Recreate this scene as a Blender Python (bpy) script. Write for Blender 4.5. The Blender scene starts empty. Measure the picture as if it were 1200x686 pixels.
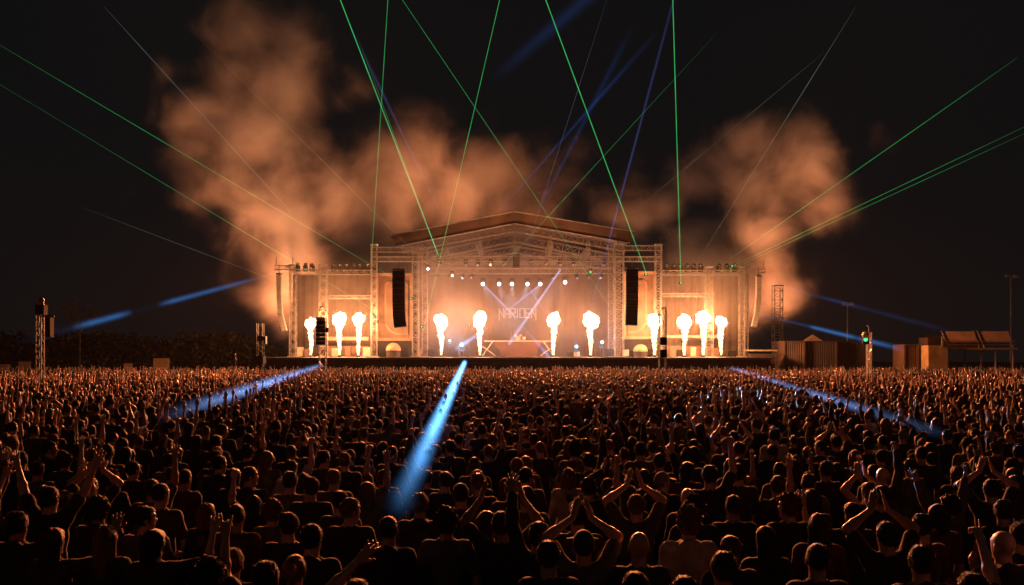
import bpy, bmesh, math, random
import numpy as np
from mathutils import Vector, Matrix, Euler, noise as mnoise

random.seed(11)
rng = np.random.default_rng(11)
SC = bpy.context.scene
COL = SC.collection
PI = math.pi
F, CX, HY, CZ = 900.0, 600.0, 420.0, 3.1      # focal length, principal column, horizon row (1200 px wide photo), eye height


def at(px, py, Y):
    return Vector(((px - CX) / F * Y, Y, CZ + (HY - py) / F * Y))


# ------------------------------------------------------------------ materials
def new_mat(name):
    m = bpy.data.materials.new(name)
    m.use_nodes = True
    nt = m.node_tree
    for n in list(nt.nodes):
        nt.nodes.remove(n)
    out = nt.nodes.new('ShaderNodeOutputMaterial')
    return m, nt, out


def N(nt, t, **kw):
    n = nt.nodes.new(t)
    for k, v in kw.items():
        if hasattr(n, k):
            setattr(n, k, v)
        else:
            n.inputs[k].default_value = v
    return n


def math_node(nt, op, a, b=None, clamp=False):
    n = nt.nodes.new('ShaderNodeMath')
    n.operation = op
    n.use_clamp = clamp
    for i, v in enumerate((a, b)):
        if v is None:
            continue
        if isinstance(v, (int, float)):
            n.inputs[i].default_value = v
        else:
            nt.links.new(v, n.inputs[i])
    return n.outputs[0]


def surf(name, col, rough=0.6, metal=0.0, var=0.25, scale=3.0, bump=0.0, bscale=30.0, sheen=0.0, spec=0.5, random_tint=None):
    """principled surface with noise variation of the colour (dirt, wear, weave)"""
    m, nt, out = new_mat(name)
    b = nt.nodes.new('ShaderNodeBsdfPrincipled')
    tc = nt.nodes.new('ShaderNodeTexCoord')
    no = N(nt, 'ShaderNodeTexNoise')
    no.inputs['Scale'].default_value = scale
    no.inputs['Detail'].default_value = 5
    nt.links.new(tc.outputs['Object'], no.inputs['Vector'])
    rmp = nt.nodes.new('ShaderNodeMapRange')
    rmp.inputs['From Min'].default_value = 0.3
    rmp.inputs['From Max'].default_value = 0.7
    rmp.inputs['To Min'].default_value = 1 - var
    rmp.inputs['To Max'].default_value = 1 + var
    nt.links.new(no.outputs['Fac'], rmp.inputs['Value'])
    mul = nt.nodes.new('ShaderNodeVectorMath')
    mul.operation = 'SCALE'
    mul.inputs[0].default_value = col
    nt.links.new(rmp.outputs[0], mul.inputs['Scale'])
    src = mul.outputs[0]
    if random_tint:
        oi = nt.nodes.new('ShaderNodeObjectInfo')
        cr = nt.nodes.new('ShaderNodeValToRGB')
        cr.color_ramp.interpolation = 'CONSTANT'
        els = cr.color_ramp.elements
        while len(els) < len(random_tint):
            els.new(0.5)
        for i, c in enumerate(random_tint):
            els[i].position = i / len(random_tint)
            els[i].color = (*c, 1)
        nt.links.new(oi.outputs['Random'], cr.inputs['Fac'])
        nt.links.new(cr.outputs[0], mul.inputs[0])
    nt.links.new(src, b.inputs['Base Color'])
    b.inputs['Roughness'].default_value = rough
    b.inputs['Metallic'].default_value = metal
    b.inputs['Specular IOR Level'].default_value = spec
    if sheen:
        b.inputs['Sheen Weight'].default_value = sheen
        b.inputs['Sheen Roughness'].default_value = 0.35
        b.inputs['Sheen Tint'].default_value = (1, 0.9, 0.8, 1)
    if bump:
        n2 = N(nt, 'ShaderNodeTexNoise')
        n2.inputs['Scale'].default_value = bscale
        n2.inputs['Detail'].default_value = 3
        nt.links.new(tc.outputs['Object'], n2.inputs['Vector'])
        bp = nt.nodes.new('ShaderNodeBump')
        bp.inputs['Strength'].default_value = bump
        bp.inputs['Distance'].default_value = 0.03
        nt.links.new(n2.outputs['Fac'], bp.inputs['Height'])
        nt.links.new(bp.outputs[0], b.inputs['Normal'])
    nt.links.new(b.outputs[0], out.inputs['Surface'])
    return m


def emit(name, col, strength):
    m, nt, out = new_mat(name)
    e = nt.nodes.new('ShaderNodeEmission')
    e.inputs['Color'].default_value = (*col, 1)
    e.inputs['Strength'].default_value = strength
    nt.links.new(e.outputs[0], out.inputs['Surface'])
    m.cycles.emission_sampling = 'NONE'
    return m


M = {
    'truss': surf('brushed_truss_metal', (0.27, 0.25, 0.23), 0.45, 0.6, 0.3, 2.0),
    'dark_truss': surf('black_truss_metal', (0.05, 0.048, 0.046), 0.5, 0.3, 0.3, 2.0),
    'black': surf('black_box_paint', (0.014, 0.014, 0.014), 0.7, 0, 0.3, 4.0, spec=0.15),
    'mesh': surf('black_speaker_grille', (0.010, 0.010, 0.011), 0.8, 0.0, 0.4, 40.0, spec=0.1),
    'grey_speaker': surf('grey_speaker_grille', (0.20, 0.18, 0.16), 0.6, 0.1, 0.3, 6.0),
    'roof': surf('roof_skin_pvc', (0.085, 0.052, 0.042), 0.6, 0, 0.25, 0.6),
    'roof_under': surf('roof_lining_dark', (0.07, 0.05, 0.045), 0.8, 0, 0.25, 0.8),
    'deck': surf('stage_ply', (0.07, 0.06, 0.05), 0.6, 0, 0.3, 1.0),
    'skirt': surf('stage_skirt_black_cloth', (0.035, 0.025, 0.022), 0.9, 0, 0.4, 1.5),
    'panel': surf('rust_scenic_panel', (0.13, 0.07, 0.045), 0.7, 0, 0.45, 0.8, 0.3, 6),
    'panel_frame': surf('scenic_panel_frame', (0.24, 0.14, 0.085), 0.65, 0, 0.3, 1.0),
    'scrim': surf('tan_scrim_cloth', (0.075, 0.052, 0.038), 0.9, 0, 0.35, 0.5),
    'backdrop': surf('backdrop_cloth', (0.075, 0.055, 0.05), 0.9, 0, 0.4, 0.3),
    'pale': surf('pale_painted_board', (0.34, 0.28, 0.22), 0.6, 0, 0.2, 2.0),
    'riser': surf('red_brown_riser_cloth', (0.06, 0.024, 0.018), 0.8, 0, 0.25, 1.0),
    'tan': surf('tan_moulded_dome', (0.26, 0.17, 0.10), 0.6, 0, 0.3, 1.5),
    'container': surf('container_brown_paint', (0.055, 0.031, 0.022), 0.6, 0, 0.35, 0.6),
    'container_pale': surf('container_tan_paint', (0.13, 0.075, 0.052), 0.6, 0, 0.25, 0.6),
    'awning': surf('awning_canvas', (0.55, 0.35, 0.24), 0.85, 0, 0.2, 0.7),
    'ply': surf('yellow_plywood', (0.50, 0.32, 0.14), 0.7, 0, 0.25, 0.8),
    'banner': surf('orange_banner_vinyl', (0.65, 0.33, 0.16), 0.7, 0, 0.2, 0.8),
    'pole': surf('galvanised_pole', (0.35, 0.32, 0.30), 0.5, 0.3, 0.2, 2),
    'bark': surf('bark', (0.05, 0.037, 0.028), 0.9, 0, 0.4, 3),
    'leaf': surf('night_foliage', (0.02, 0.022, 0.012), 0.8, 0, 0.6, 0.5),
    'field': surf('trodden_grass', (0.045, 0.042, 0.028), 0.95, 0, 0.5, 0.6, 0.5, 4),
    'lens_white': emit('cool_white_lens', (0.75, 0.88, 1.0), 6.0),
    'lens_warm': emit('warm_lens', (1.0, 0.8, 0.4), 3.0),
    'lens_green': emit('green_laser_aperture', (0.12, 1.0, 0.35), 1.1),
    'lens_cyan': emit('cyan_lens', (0.35, 0.8, 1.0), 4.0),
    'lens_off': surf('unlit_lens_glass', (0.10, 0.09, 0.08), 0.15, 0, 0.2, 5),
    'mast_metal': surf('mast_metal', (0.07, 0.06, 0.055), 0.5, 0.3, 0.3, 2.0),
    'strip': emit('pale_led_strip', (1.0, 0.75, 0.45), 0.9),
    'logo': surf('logo_pale_print', (0.34, 0.31, 0.29), 0.7, 0, 0.1, 2),
}

# ------------------------------------------------------------------ mesh builder


class MB:
    def __init__(self):
        self.v, self.f = [], []

    def add(self, vs, fs):
        b = len(self.v)
        self.v += [tuple(p) for p in vs]
        self.f += [tuple(b + i for i in q) for q in fs]
        return self

    def box(self, c, s, R=None):
        x, y, z = s[0] / 2, s[1] / 2, s[2] / 2
        vs = [Vector((a, b, d)) for a in (-x, x) for b in (-y, y) for d in (-z, z)]
        if R is not None:
            vs = [R @ p for p in vs]
        c = Vector(c)
        return self.add([p + c for p in vs], [(0, 1, 3, 2), (4, 6, 7, 5), (0, 4, 5, 1), (2, 3, 7, 6), (0, 2, 6, 4), (1, 5, 7, 3)])

    def tube(self, p0, p1, r0, r1=None, n=6, caps=True):
        p0, p1 = Vector(p0), Vector(p1)
        r1 = r0 if r1 is None else r1
        d = (p1 - p0)
        if d.length < 1e-6:
            return self
        d.normalize()
        u = d.orthogonal().normalized()
        w = d.cross(u)
        vs = []
        for p, r in ((p0, r0), (p1, r1)):
            for k in range(n):
                a = 2 * PI * k / n
                vs.append(p + u * (r * math.cos(a)) + w * (r * math.sin(a)))
        fs = [(k, (k + 1) % n, n + (k + 1) % n, n + k) for k in range(n)]
        if caps:
            fs += [tuple(range(n - 1, -1, -1)), tuple(range(n, 2 * n))]
        return self.add(vs, fs)

    def bar(self, p0, p1, w):
        return self.tube(p0, p1, w * 0.6, n=4)

    def path(self, pts, r, n=6):
        for a, b in zip(pts[:-1], pts[1:]):
            self.tube(a, b, r, n=n)
        return self

    def truss(self, p0, p1, w=0.4, step=0.5, chord=0.03, up=None):
        """four chord lattice truss from p0 to p1"""
        p0, p1 = Vector(p0), Vector(p1)
        d = p1 - p0
        L = d.length
        d = d / L
        up = Vector(up) if up else (Vector((0, 0, 1)) if abs(d.z) < 0.8 else Vector((0, 1, 0)))
        u = d.cross(up).normalized()
        w2 = u.cross(d)
        cs = [(u * a + w2 * b) * (w / 2) for a, b in ((-1, -1), (1, -1), (1, 1), (-1, 1))]
        for c in cs:
            self.bar(p0 + c, p1 + c, chord * 2)
        n = max(1, int(round(L / step)))
        for k in range(n):
            a, b = p0 + d * (L * k / n), p0 + d * (L * (k + 1) / n)
            for i in range(4):
                c, e = cs[i], cs[(i + 1) % 4]
                if (k + i) % 2:
                    c, e = e, c
                self.bar(a + c, b + e, chord * 1.1)
                if k % 2 == 0:
                    self.bar(a + c, a + e, chord * 1.1)
        return self

    def prism(self, poly, y0, y1):
        """polygon in x,z extruded along y"""
        n = len(poly)
        vs = [(x, y0, z) for x, z in poly] + [(x, y1, z) for x, z in poly]
        fs = [tuple(range(n)), tuple(range(2 * n - 1, n - 1, -1))]
        fs += [((k + 1) % n, k, n + k, n + (k + 1) % n) for k in range(n)]
        return self.add(vs, fs)

    def lathe(self, c, prof, n=16, axis='z'):
        c = Vector(c)
        vs = []
        for r, h in prof:
            for k in range(n):
                a = 2 * PI * k / n
                if axis == 'z':
                    vs.append(c + Vector((r * math.cos(a), r * math.sin(a), h)))
                else:
                    vs.append(c + Vector((r * math.cos(a), h, r * math.sin(a))))
        fs = []
        for j in range(len(prof) - 1):
            for k in range(n):
                fs.append((j * n + k, j * n + (k + 1) % n, (j + 1) * n + (k + 1) % n, (j + 1) * n + k))
        return self.add(vs, fs)

    def build(self, name, mat, parent=None, loc=None, smooth=False):
        me = bpy.data.meshes.new(name)
        off = Vector(loc) if loc is not None else Vector((0, 0, 0))
        me.from_pydata([tuple(Vector(p) - off) for p in self.v], [], self.f)
        me.update()
        bm = bmesh.new()
        bm.from_mesh(me)
        bmesh.ops.recalc_face_normals(bm, faces=bm.faces)
        bm.to_mesh(me)
        bm.free()
        if smooth:
            me.polygons.foreach_set('use_smooth', [True] * len(me.polygons))
        if mat is not None:
            me.materials.append(mat)
        o = bpy.data.objects.new(name, me)
        COL.objects.link(o)
        o.location = off
        if parent is not None:
            o.parent = parent
            w, q = Vector((0, 0, 0)), parent
            while q is not None:
                w, q = w + q.location, q.parent
            o.location = off - w
        return o


def tag(o, label=None, cat=None, group=None, kind=None):
    if label:
        o['label'] = label
    if cat:
        o['category'] = cat
        o['kind'] = 'thing'
    if group:
        o['group'] = group
    if kind:
        o['kind'] = kind
    return o


def empty(name, loc, label, cat, group=None):
    o = bpy.data.objects.new(name, None)
    o.empty_display_size = 0.3
    COL.objects.link(o)
    o.location = loc
    return tag(o, label, cat, group)


def copy_tree(o, parent=None):
    c = o.copy()
    COL.objects.link(c)
    if parent is not None:
        c.parent = parent
    for ch in list(o.children):
        copy_tree(ch, c)
    return c


# ================================================================== PEOPLE
# each body is sampled from a blended distance field and meshed with surface nets, so it is one continuous skin
class Field:
    def __init__(s, lo, hi, h):
        s.lo, s.h = np.array(lo, np.float32), h
        s.n = np.ceil((np.array(hi) - s.lo) / h).astype(int) + 1
        s.a = np.full(s.n, 0.25, np.float32)
        s.ax = [s.lo[i] + h * np.arange(s.n[i], dtype=np.float32) for i in range(3)]

    def sub(s, lo, hi, pad):
        i0 = np.clip(np.floor((np.array(lo) - pad - s.lo) / s.h).astype(int), 0, s.n - 1)
        i1 = np.clip(np.ceil((np.array(hi) + pad - s.lo) / s.h).astype(int) + 1, 1, s.n)
        sl = tuple(slice(a, b) for a, b in zip(i0, i1))
        g = np.meshgrid(*[s.ax[i][sl[i]] for i in range(3)], indexing='ij')
        return sl, np.stack(g, -1)

    def put(s, sl, d, k):
        o = s.a[sl]
        if k > 0:
            hh = np.clip(0.5 + 0.5 * (o - d) / k, 0, 1)
            s.a[sl] = o * (1 - hh) + d * hh - k * hh * (1 - hh)
        else:
            s.a[sl] = np.minimum(o, d)

    def seg(s, a, ra, b, rb, k=0.02, grow=0.0):
        a, b = np.array(a, np.float32), np.array(b, np.float32)
        r = max(ra, rb) + grow
        sl, p = s.sub(np.minimum(a, b) - r, np.maximum(a, b) + r, k + 0.05)
        ba = b - a
        t = np.clip(((p - a) @ ba) / max(float(ba @ ba), 1e-9), 0, 1)
        d = np.linalg.norm(p - a - t[..., None] * ba, axis=-1) - (ra + (rb - ra) * t) - grow
        s.put(sl, d, k)

    def ell(s, c, r, k=0.02, R=None, grow=0.0):
        c, r = np.array(c, np.float32), np.array(r, np.float32)
        m = float(r.max()) + grow
        sl, p = s.sub(c - m, c + m, k + 0.05)
        q = p - c
        if R is not None:
            q = q @ np.array(R, np.float32)
        k0 = np.linalg.norm(q / r, axis=-1)
        k1 = np.linalg.norm(q / (r * r), axis=-1)
        s.put(sl, k0 * (k0 - 1) / np.maximum(k1, 1e-6) - grow, k)

    def mesh(s):
        f = s.a
        ins = f < 0
        c = np.stack([ins[i:f.shape[0] - 1 + i, j:f.shape[1] - 1 + j, k:f.shape[2] - 1 + k] for i in (0, 1) for j in (0, 1) for k in (0, 1)], 0)
        cnt = c.sum(0)
        act = (cnt > 0) & (cnt < 8)
        idx = np.argwhere(act)
        ids = -np.ones(act.shape, np.int64)
        ids[act] = np.arange(len(idx))
        corner = [(i, j, k) for i in (0, 1) for j in (0, 1) for k in (0, 1)]
        val = np.stack([f[idx[:, 0] + i, idx[:, 1] + j, idx[:, 2] + k] for i, j, k in corner], 1)
        acc, num = np.zeros((len(idx), 3)), np.zeros(len(idx))
        for a in range(8):
            for b in range(a + 1, 8):
                d = np.abs(np.array(corner[a]) - np.array(corner[b]))
                if d.sum() != 1:
                    continue
                va, vb = val[:, a], val[:, b]
                x = (va < 0) != (vb < 0)
                t = np.where(x, va / np.where(x, va - vb, 1), 0)
                p = np.array(corner[a]) + t[:, None] * (np.array(corner[b]) - np.array(corner[a]))
                acc += np.where(x[:, None], p, 0)
                num += x
        v = (idx + acc / num[:, None]) * s.h + s.lo
        quads = []
        for axis in range(3):
            o1, o2 = [a for a in range(3) if a != axis]
            sl0 = [slice(None)] * 3
            sl1 = [slice(None)] * 3
            sl0[axis], sl1[axis] = slice(0, -1), slice(1, None)
            A, B = ins[tuple(sl0)], ins[tuple(sl1)]
            e = np.argwhere(A != B)
            e = e[(e[:, o1] > 0) & (e[:, o2] > 0) & (e[:, o1] < f.shape[o1] - 1) & (e[:, o2] < f.shape[o2] - 1)]
            q = []
            for d1, d2 in ((1, 1), (0, 1), (0, 0), (1, 0)):
                w = e.copy()
                w[:, o1] -= d1
                w[:, o2] -= d2
                q.append(ids[w[:, 0], w[:, 1], w[:, 2]])
            q = np.stack(q, 1)
            flip = A[tuple(e.T)] if len(e) else np.zeros(0, bool)
            if axis == 1:
                flip = ~flip
            q[~flip] = q[~flip][:, ::-1]
            quads.append(q)
        return v, np.concatenate(quads, 0)


def np_mesh(name, v, q, mats, mi=None):
    me = bpy.data.meshes.new(name)
    me.vertices.add(len(v))
    me.vertices.foreach_set('co', np.asarray(v, np.float32).ravel())
    me.loops.add(q.size)
    me.loops.foreach_set('vertex_index', q.astype(np.int32).ravel())
    me.polygons.add(len(q))
    me.polygons.foreach_set('loop_start', np.arange(0, q.size, 4, dtype=np.int32))
    me.polygons.foreach_set('use_smooth', np.ones(len(q), bool))
    for m in mats:
        me.materials.append(m)
    if mi is not None:
        me.polygons.foreach_set('material_index', np.asarray(mi, np.int32))
    me.update(calc_edges=True)
    me.validate()
    return me


def unit(v):
    v = np.array(v, float)
    return v / np.linalg.norm(v)


UA, FA = 0.285, 0.255
POSES = {}


def pose(name, R, L, yaw=0.0, pitch=0.0, lean=0.0):
    POSES[name] = dict(R=R, L=L, yaw=yaw, pitch=pitch, lean=lean)


DOWN = ((0.22, 0.05, -1), (0.05, 0.35, -0.95), 'open')
FRONT = ((0.35, 0.15, -1), (-0.35, 0.9, 0.25), 'fist')
POCKET = ((0.45, -0.1, -1), (-0.15, 0.25, -0.9), 'fist')
UP = ((0.30, 0.30, 1), (-0.02, 0.10, 1), 'open')
FIST = ((0.42, 0.35, 0.9), (-0.10, 0.10, 1), 'fist')
BENT = ((0.80, 0.45, 0.10), (0.10, 0.25, 1), 'open')
HORN = ((0.55, 0.40, 0.55), (0.05, 0.20, 1), 'horns')
CLAP = ((0.50, 0.40, 0.85), (-0.86, 0.10, 0.62), 'flat')
WIDE = ((0.95, 0.30, 0.45), (0.75, 0.35, 0.75), 'open')
POINT = ((0.35, 0.65, 0.8), (0.05, 0.55, 0.9), 'point')
HIGHV = ((0.55, 0.25, 0.9), (0.35, 0.15, 1), 'open')
TENT = ((0.72, 0.35, 0.75), (-0.62, 0.15, 0.85), 'flat')

pose('arms_down', DOWN, DOWN)
pose('arms_front', FRONT, FRONT, 0.15)
pose('hands_pockets', POCKET, POCKET, -0.25)
pose('one_up_right', UP, DOWN, 0.1)
pose('one_up_left', FRONT, UP, -0.1)
pose('fist_right', FIST, POCKET)
pose('fist_left', DOWN, FIST, 0.2)
pose('both_up', UP, UP, 0, 0.15)
pose('high_v', HIGHV, HIGHV, 0, 0.1)
pose('clap_over', CLAP, CLAP)
pose('tent_hands', TENT, TENT)
pose('bent_right', BENT, FRONT, -0.2)
pose('bent_left', FRONT, BENT, 0.3)
pose('horns_right', HORN, DOWN)
pose('horns_left', WIDE, HORN, 0, 0.05)
pose('point_right', POINT, POCKET, 0.05)
pose('look_left', DOWN, FRONT, 0.8)
pose('look_right', FRONT, DOWN, -0.8)
POSE_TEXT = {
    'arms_down': 'arms hanging', 'arms_front': 'hands held in front', 'hands_pockets': 'elbows out',
    'one_up_right': 'right arm straight up', 'one_up_left': 'left arm straight up', 'fist_right': 'right fist raised',
    'fist_left': 'left fist raised', 'both_up': 'both arms straight up', 'high_v': 'both arms in V',
    'clap_over': 'clapping overhead', 'tent_hands': 'hands joined overhead', 'bent_right': 'bent right arm raised',
    'bent_left': 'bent left arm raised', 'horns_right': 'right hand making horns', 'horns_left': 'left hand making horns',
    'point_right': 'right finger pointing', 'look_left': 'looking left', 'look_right': 'looking right'}

HEAD_C = np.array((0.0, 0.012, 1.632))
NECK_C = np.array((0.0, 0.0, 1.50))


def head_rot(P):
    return np.array(Euler((P['pitch'], 0, P['yaw'])).to_matrix())


def head_pos(P):
    return NECK_C + head_rot(P) @ (HEAD_C - NECK_C)


def arm_pts(P, side):
    ud, fd, st = P[side]
    sx = 1 if side == 'R' else -1
    S = np.array((0.162 * sx, 0, 1.408))
    u, f = unit((ud[0] * sx, ud[1], ud[2])), unit((fd[0] * sx, fd[1], fd[2]))
    lift = max(0, u[2]) * 0.05
    S = S + np.array((-0.02 * sx * max(0, u[2]), 0, lift))
    E = S + u * UA
    W = E + f * FA
    return S, E, W, u, f, st, sx


def add_torso(fd, g=0.0, female=False):
    w = 0.90 if female else 1.0
    fd.ell((0, 0, 0.93), (0.165, 0.115, 0.13), 0.03, grow=g)
    fd.ell((0, 0.005, 1.10), (0.140 * w, 0.100, 0.17), 0.06, grow=g)
    fd.ell((0, 0.01, 1.29), (0.155 * w, 0.112, 0.165), 0.06, grow=g)
    fd.seg((-0.122 * w, -0.005, 1.402), 0.052, (0.122 * w, -0.005, 1.402), 0.052, 0.06, grow=g)
    fd.seg((0, -0.012, 1.43), 0.068, (0, -0.004, 1.50), 0.052, 0.05, grow=g)


def add_hand(fd, W, d, sx, style, up_palm):
    d = unit(d)
    n = unit(np.cross(d, np.cross(up_palm, d)))      # palm normal
    s = unit(np.cross(n, d)) * sx
    R = np.stack([s, n, d], 1)
    fd.ell(W + d * 0.05, (0.040, 0.017, 0.052), 0.018, R=R)
    curl = {'open': (0.25,) * 4, 'flat': (0.08,) * 4, 'fist': (2.2,) * 4, 'horns': (0.1, 2.2, 2.2, 0.1), 'point': (0.05, 2.1, 2.2, 2.2)}[style]
    L = (0.070, 0.080, 0.074, 0.058)
    for i in range(4):
        off = (0.031, 0.010, -0.012, -0.032)[i]
        b = W + d * (0.092 - 0.004 * abs(i - 1)) + s * off
        spread = (0.18, 0.04, -0.10, -0.26)[i] * (0.35 if style in ('flat', 'fist') else 1.0)
        d0 = unit(d + s * spread)
        c = curl[i]
        d1 = d0 * math.cos(c * 0.55) + n * math.sin(c * 0.55)
        m = b + d1 * L[i] * 0.52
        d2 = d0 * math.cos(c * 1.15) + n * math.sin(c * 1.15)
        fd.seg(b, 0.0105, m, 0.0098, 0.008)
        fd.seg(m, 0.0098, m + d2 * L[i] * 0.48, 0.0085, 0.004)
    tb = W + d * 0.028 + s * 0.030
    td = unit(d * 0.65 + s * (0.75 if style in ('open', 'flat') else 0.35) + n * (0.2 if style in ('open', 'flat') else 0.55))
    tm = tb + td * 0.042
    fd.seg(tb, 0.014, tm, 0.0115, 0.012)
    fd.seg(tm, 0.0115, tm + unit(td + d * 0.4) * 0.032, 0.0095, 0.006)


def body_mesh(P, h, female=False, low=False):
    fd = Field((-0.95, -0.35, -0.02), (0.95, 0.75, 2.32), h)
    w = 0.92 if female else 1.0
    add_torso(fd, 0, female)
    for sx in (-1, 1):                                # legs
        fd.seg((0.085 * sx, 0, 0.90), 0.092, (0.095 * sx, 0.015, 0.50), 0.058, 0.04)
        fd.ell((0.097 * sx, -0.02, 0.36), (0.052, 0.056, 0.14), 0.03)
        fd.seg((0.095 * sx, 0.01, 0.50), 0.054, (0.10 * sx, -0.02, 0.09), 0.036, 0.03)
        fd.ell((0.105 * sx, 0.045, 0.045), (0.045, 0.125, 0.045), 0.03)
    for side in 'RL':
        S, E, W, u, f, st, sx = arm_pts(P, side)
        S = S * np.array((w, 1, 1))
        fd.ell(S, (0.058, 0.055, 0.06), 0.05)
        fd.seg(S, 0.050, E, 0.040, 0.035)
        fd.ell(S + (E - S) * 0.5, (0.046, 0.046, 0.046), 0.03)
        fd.ell(E + (W - E) * 0.28, (0.043, 0.043, 0.043), 0.03)
        fd.seg(E, 0.039, W, 0.026, 0.02)
        up = np.array((-0.9 * sx, 0.45, 0.0)) if st in ('flat',) else np.array((-0.25 * sx, 1.0, 0.1))
        hd = f if st != 'flat' else unit(np.array((-0.30 * sx, 0.1, 1.0)))
        if low:
            fd.ell(W + f * 0.09, (0.05, 0.035, 0.085), 0.02, R=np.stack([unit(np.cross(f, (0, 1, 0.1))), unit(np.cross(np.cross(f, (0, 1, 0.1)), f)), f], 1))
        else:
            add_hand(fd, W, hd, sx, st, up)
    R = head_rot(P)
    H = lambda p: NECK_C + R @ (np.array(p) - NECK_C)
    fd.seg((0, -0.008, 1.45), 0.056, H((0, 0.004, 1.57)), 0.050, 0.03)
    fd.ell(H((0, 0.0, 1.655)), (0.073, 0.093, 0.092), 0.02, R=R)
    fd.ell(H((0, 0.028, 1.59)), (0.056, 0.066, 0.080), 0.035, R=R)
    if not low:
        fd.ell(H((0, 0.101, 1.612)), (0.013, 0.020, 0.022), 0.014, R=R)       # nose
        fd.ell(H((0, 0.088, 1.571)), (0.024, 0.012, 0.011), 0.010, R=R)       # mouth
        fd.ell(H((0, 0.080, 1.53)), (0.024, 0.020, 0.017), 0.02, R=R)         # chin
        fd.ell(H((0, 0.080, 1.668)), (0.045, 0.018, 0.010), 0.018, R=R)       # brow
        for sx in (-1, 1):
            fd.ell(H((0.076 * sx, -0.004, 1.622)), (0.010, 0.020, 0.032), 0.006, R=R)   # ears
            fd.ell(H((0.030 * sx, 0.077, 1.641)), (0.015, 0.012, 0.009), 0.005, R=R)    # eyes
    v, q = fd.mesh()
    c = v[q].mean(1)
    mi = np.zeros(len(q), int)
    mi[c[:, 2] < 0.10] = 1
    if not low:
        for sx in (-1, 1):
            mi[np.linalg.norm((c - H((0.030 * sx, 0.088, 1.641))) / np.array((1.4, 1.2, 0.8)), axis=1) < 0.010] = 1
        mi[np.linalg.norm((c - H((0, 0.098, 1.571))) / np.array((1.9, 1, 0.7)), axis=1) < 0.013] = 2
    return v, q, mi


def shirt_mesh(P, h, kind, female=False):
    fd = Field((-0.95, -0.35, 0.74), (0.95, 0.75, 2.25), h)
    g = 0.014
    add_torso(fd, g, female)
    w = 0.92 if female else 1.0
    for side in 'RL':
        S, E, W, u, f, st, sx = arm_pts(P, side)
        S = S * np.array((w, 1, 1))
        fd.ell(S, (0.058, 0.055, 0.06), 0.05, grow=g * 0.8)
        if kind == 'vest':
            continue
        e = S + (E - S) * (0.72 if kind == 'tee' else 1.0)
        fd.seg(S, 0.052, e, 0.048 if kind == 'tee' else 0.042, 0.035, grow=g)
        if kind == 'long':
            fd.seg(E, 0.040, W - f * 0.02, 0.031, 0.02, grow=g * 0.9)
            fd.ell(E + (W - E) * 0.28, (0.043, 0.043, 0.043), 0.03, grow=g)
    if kind == 'long':
        fd.ell((0, -0.075, 1.46), (0.095, 0.05, 0.055), 0.03)     # hood lying on the back
    X, Y, Z = np.meshgrid(*fd.ax, indexing='ij')
    fd.a = np.maximum(fd.a, 0.83 - Z)
    p = np.stack([X, Y, Z], -1) - np.array((0, -0.004, 1.44), np.float32)
    t = np.clip(p[..., 2], 0.0, 0.2)
    d = np.sqrt(p[..., 0] ** 2 + p[..., 1] ** 2 + (p[..., 2] - t) ** 2) - 0.066
    fd.a = np.maximum(fd.a, -np.where(p[..., 2] > -0.02, d, 1))
    if kind == 'vest':
        pass
    v, q = fd.mesh()
    fold = 0.004 * np.sin(v[:, 2] * 38 + 3 * np.sin(v[:, 0] * 17)) * np.sin(v[:, 0] * 23 + v[:, 1] * 31)
    v[:, 1] += fold
    v[:, 0] += fold * 0.6
    return v, q


def trouser_mesh(h):
    fd = Field((-0.32, -0.25, 0.02), (0.32, 0.25, 1.02), h)
    g = 0.014
    fd.ell((0, 0, 0.93), (0.165, 0.115, 0.13), 0.03, grow=g * 0.5)
    for sx in (-1, 1):
        fd.seg((0.085 * sx, 0, 0.90), 0.094, (0.095 * sx, 0.012, 0.50), 0.066, 0.03, grow=g)
        fd.seg((0.095 * sx, 0.012, 0.50), 0.066, (0.10 * sx, -0.015, 0.10), 0.055, 0.03, grow=g)
    Z = fd.ax[2][None, None, :]
    fd.a = np.maximum(np.maximum(fd.a, Z - 0.98), 0.075 - Z)
    return fd.mesh()


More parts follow.
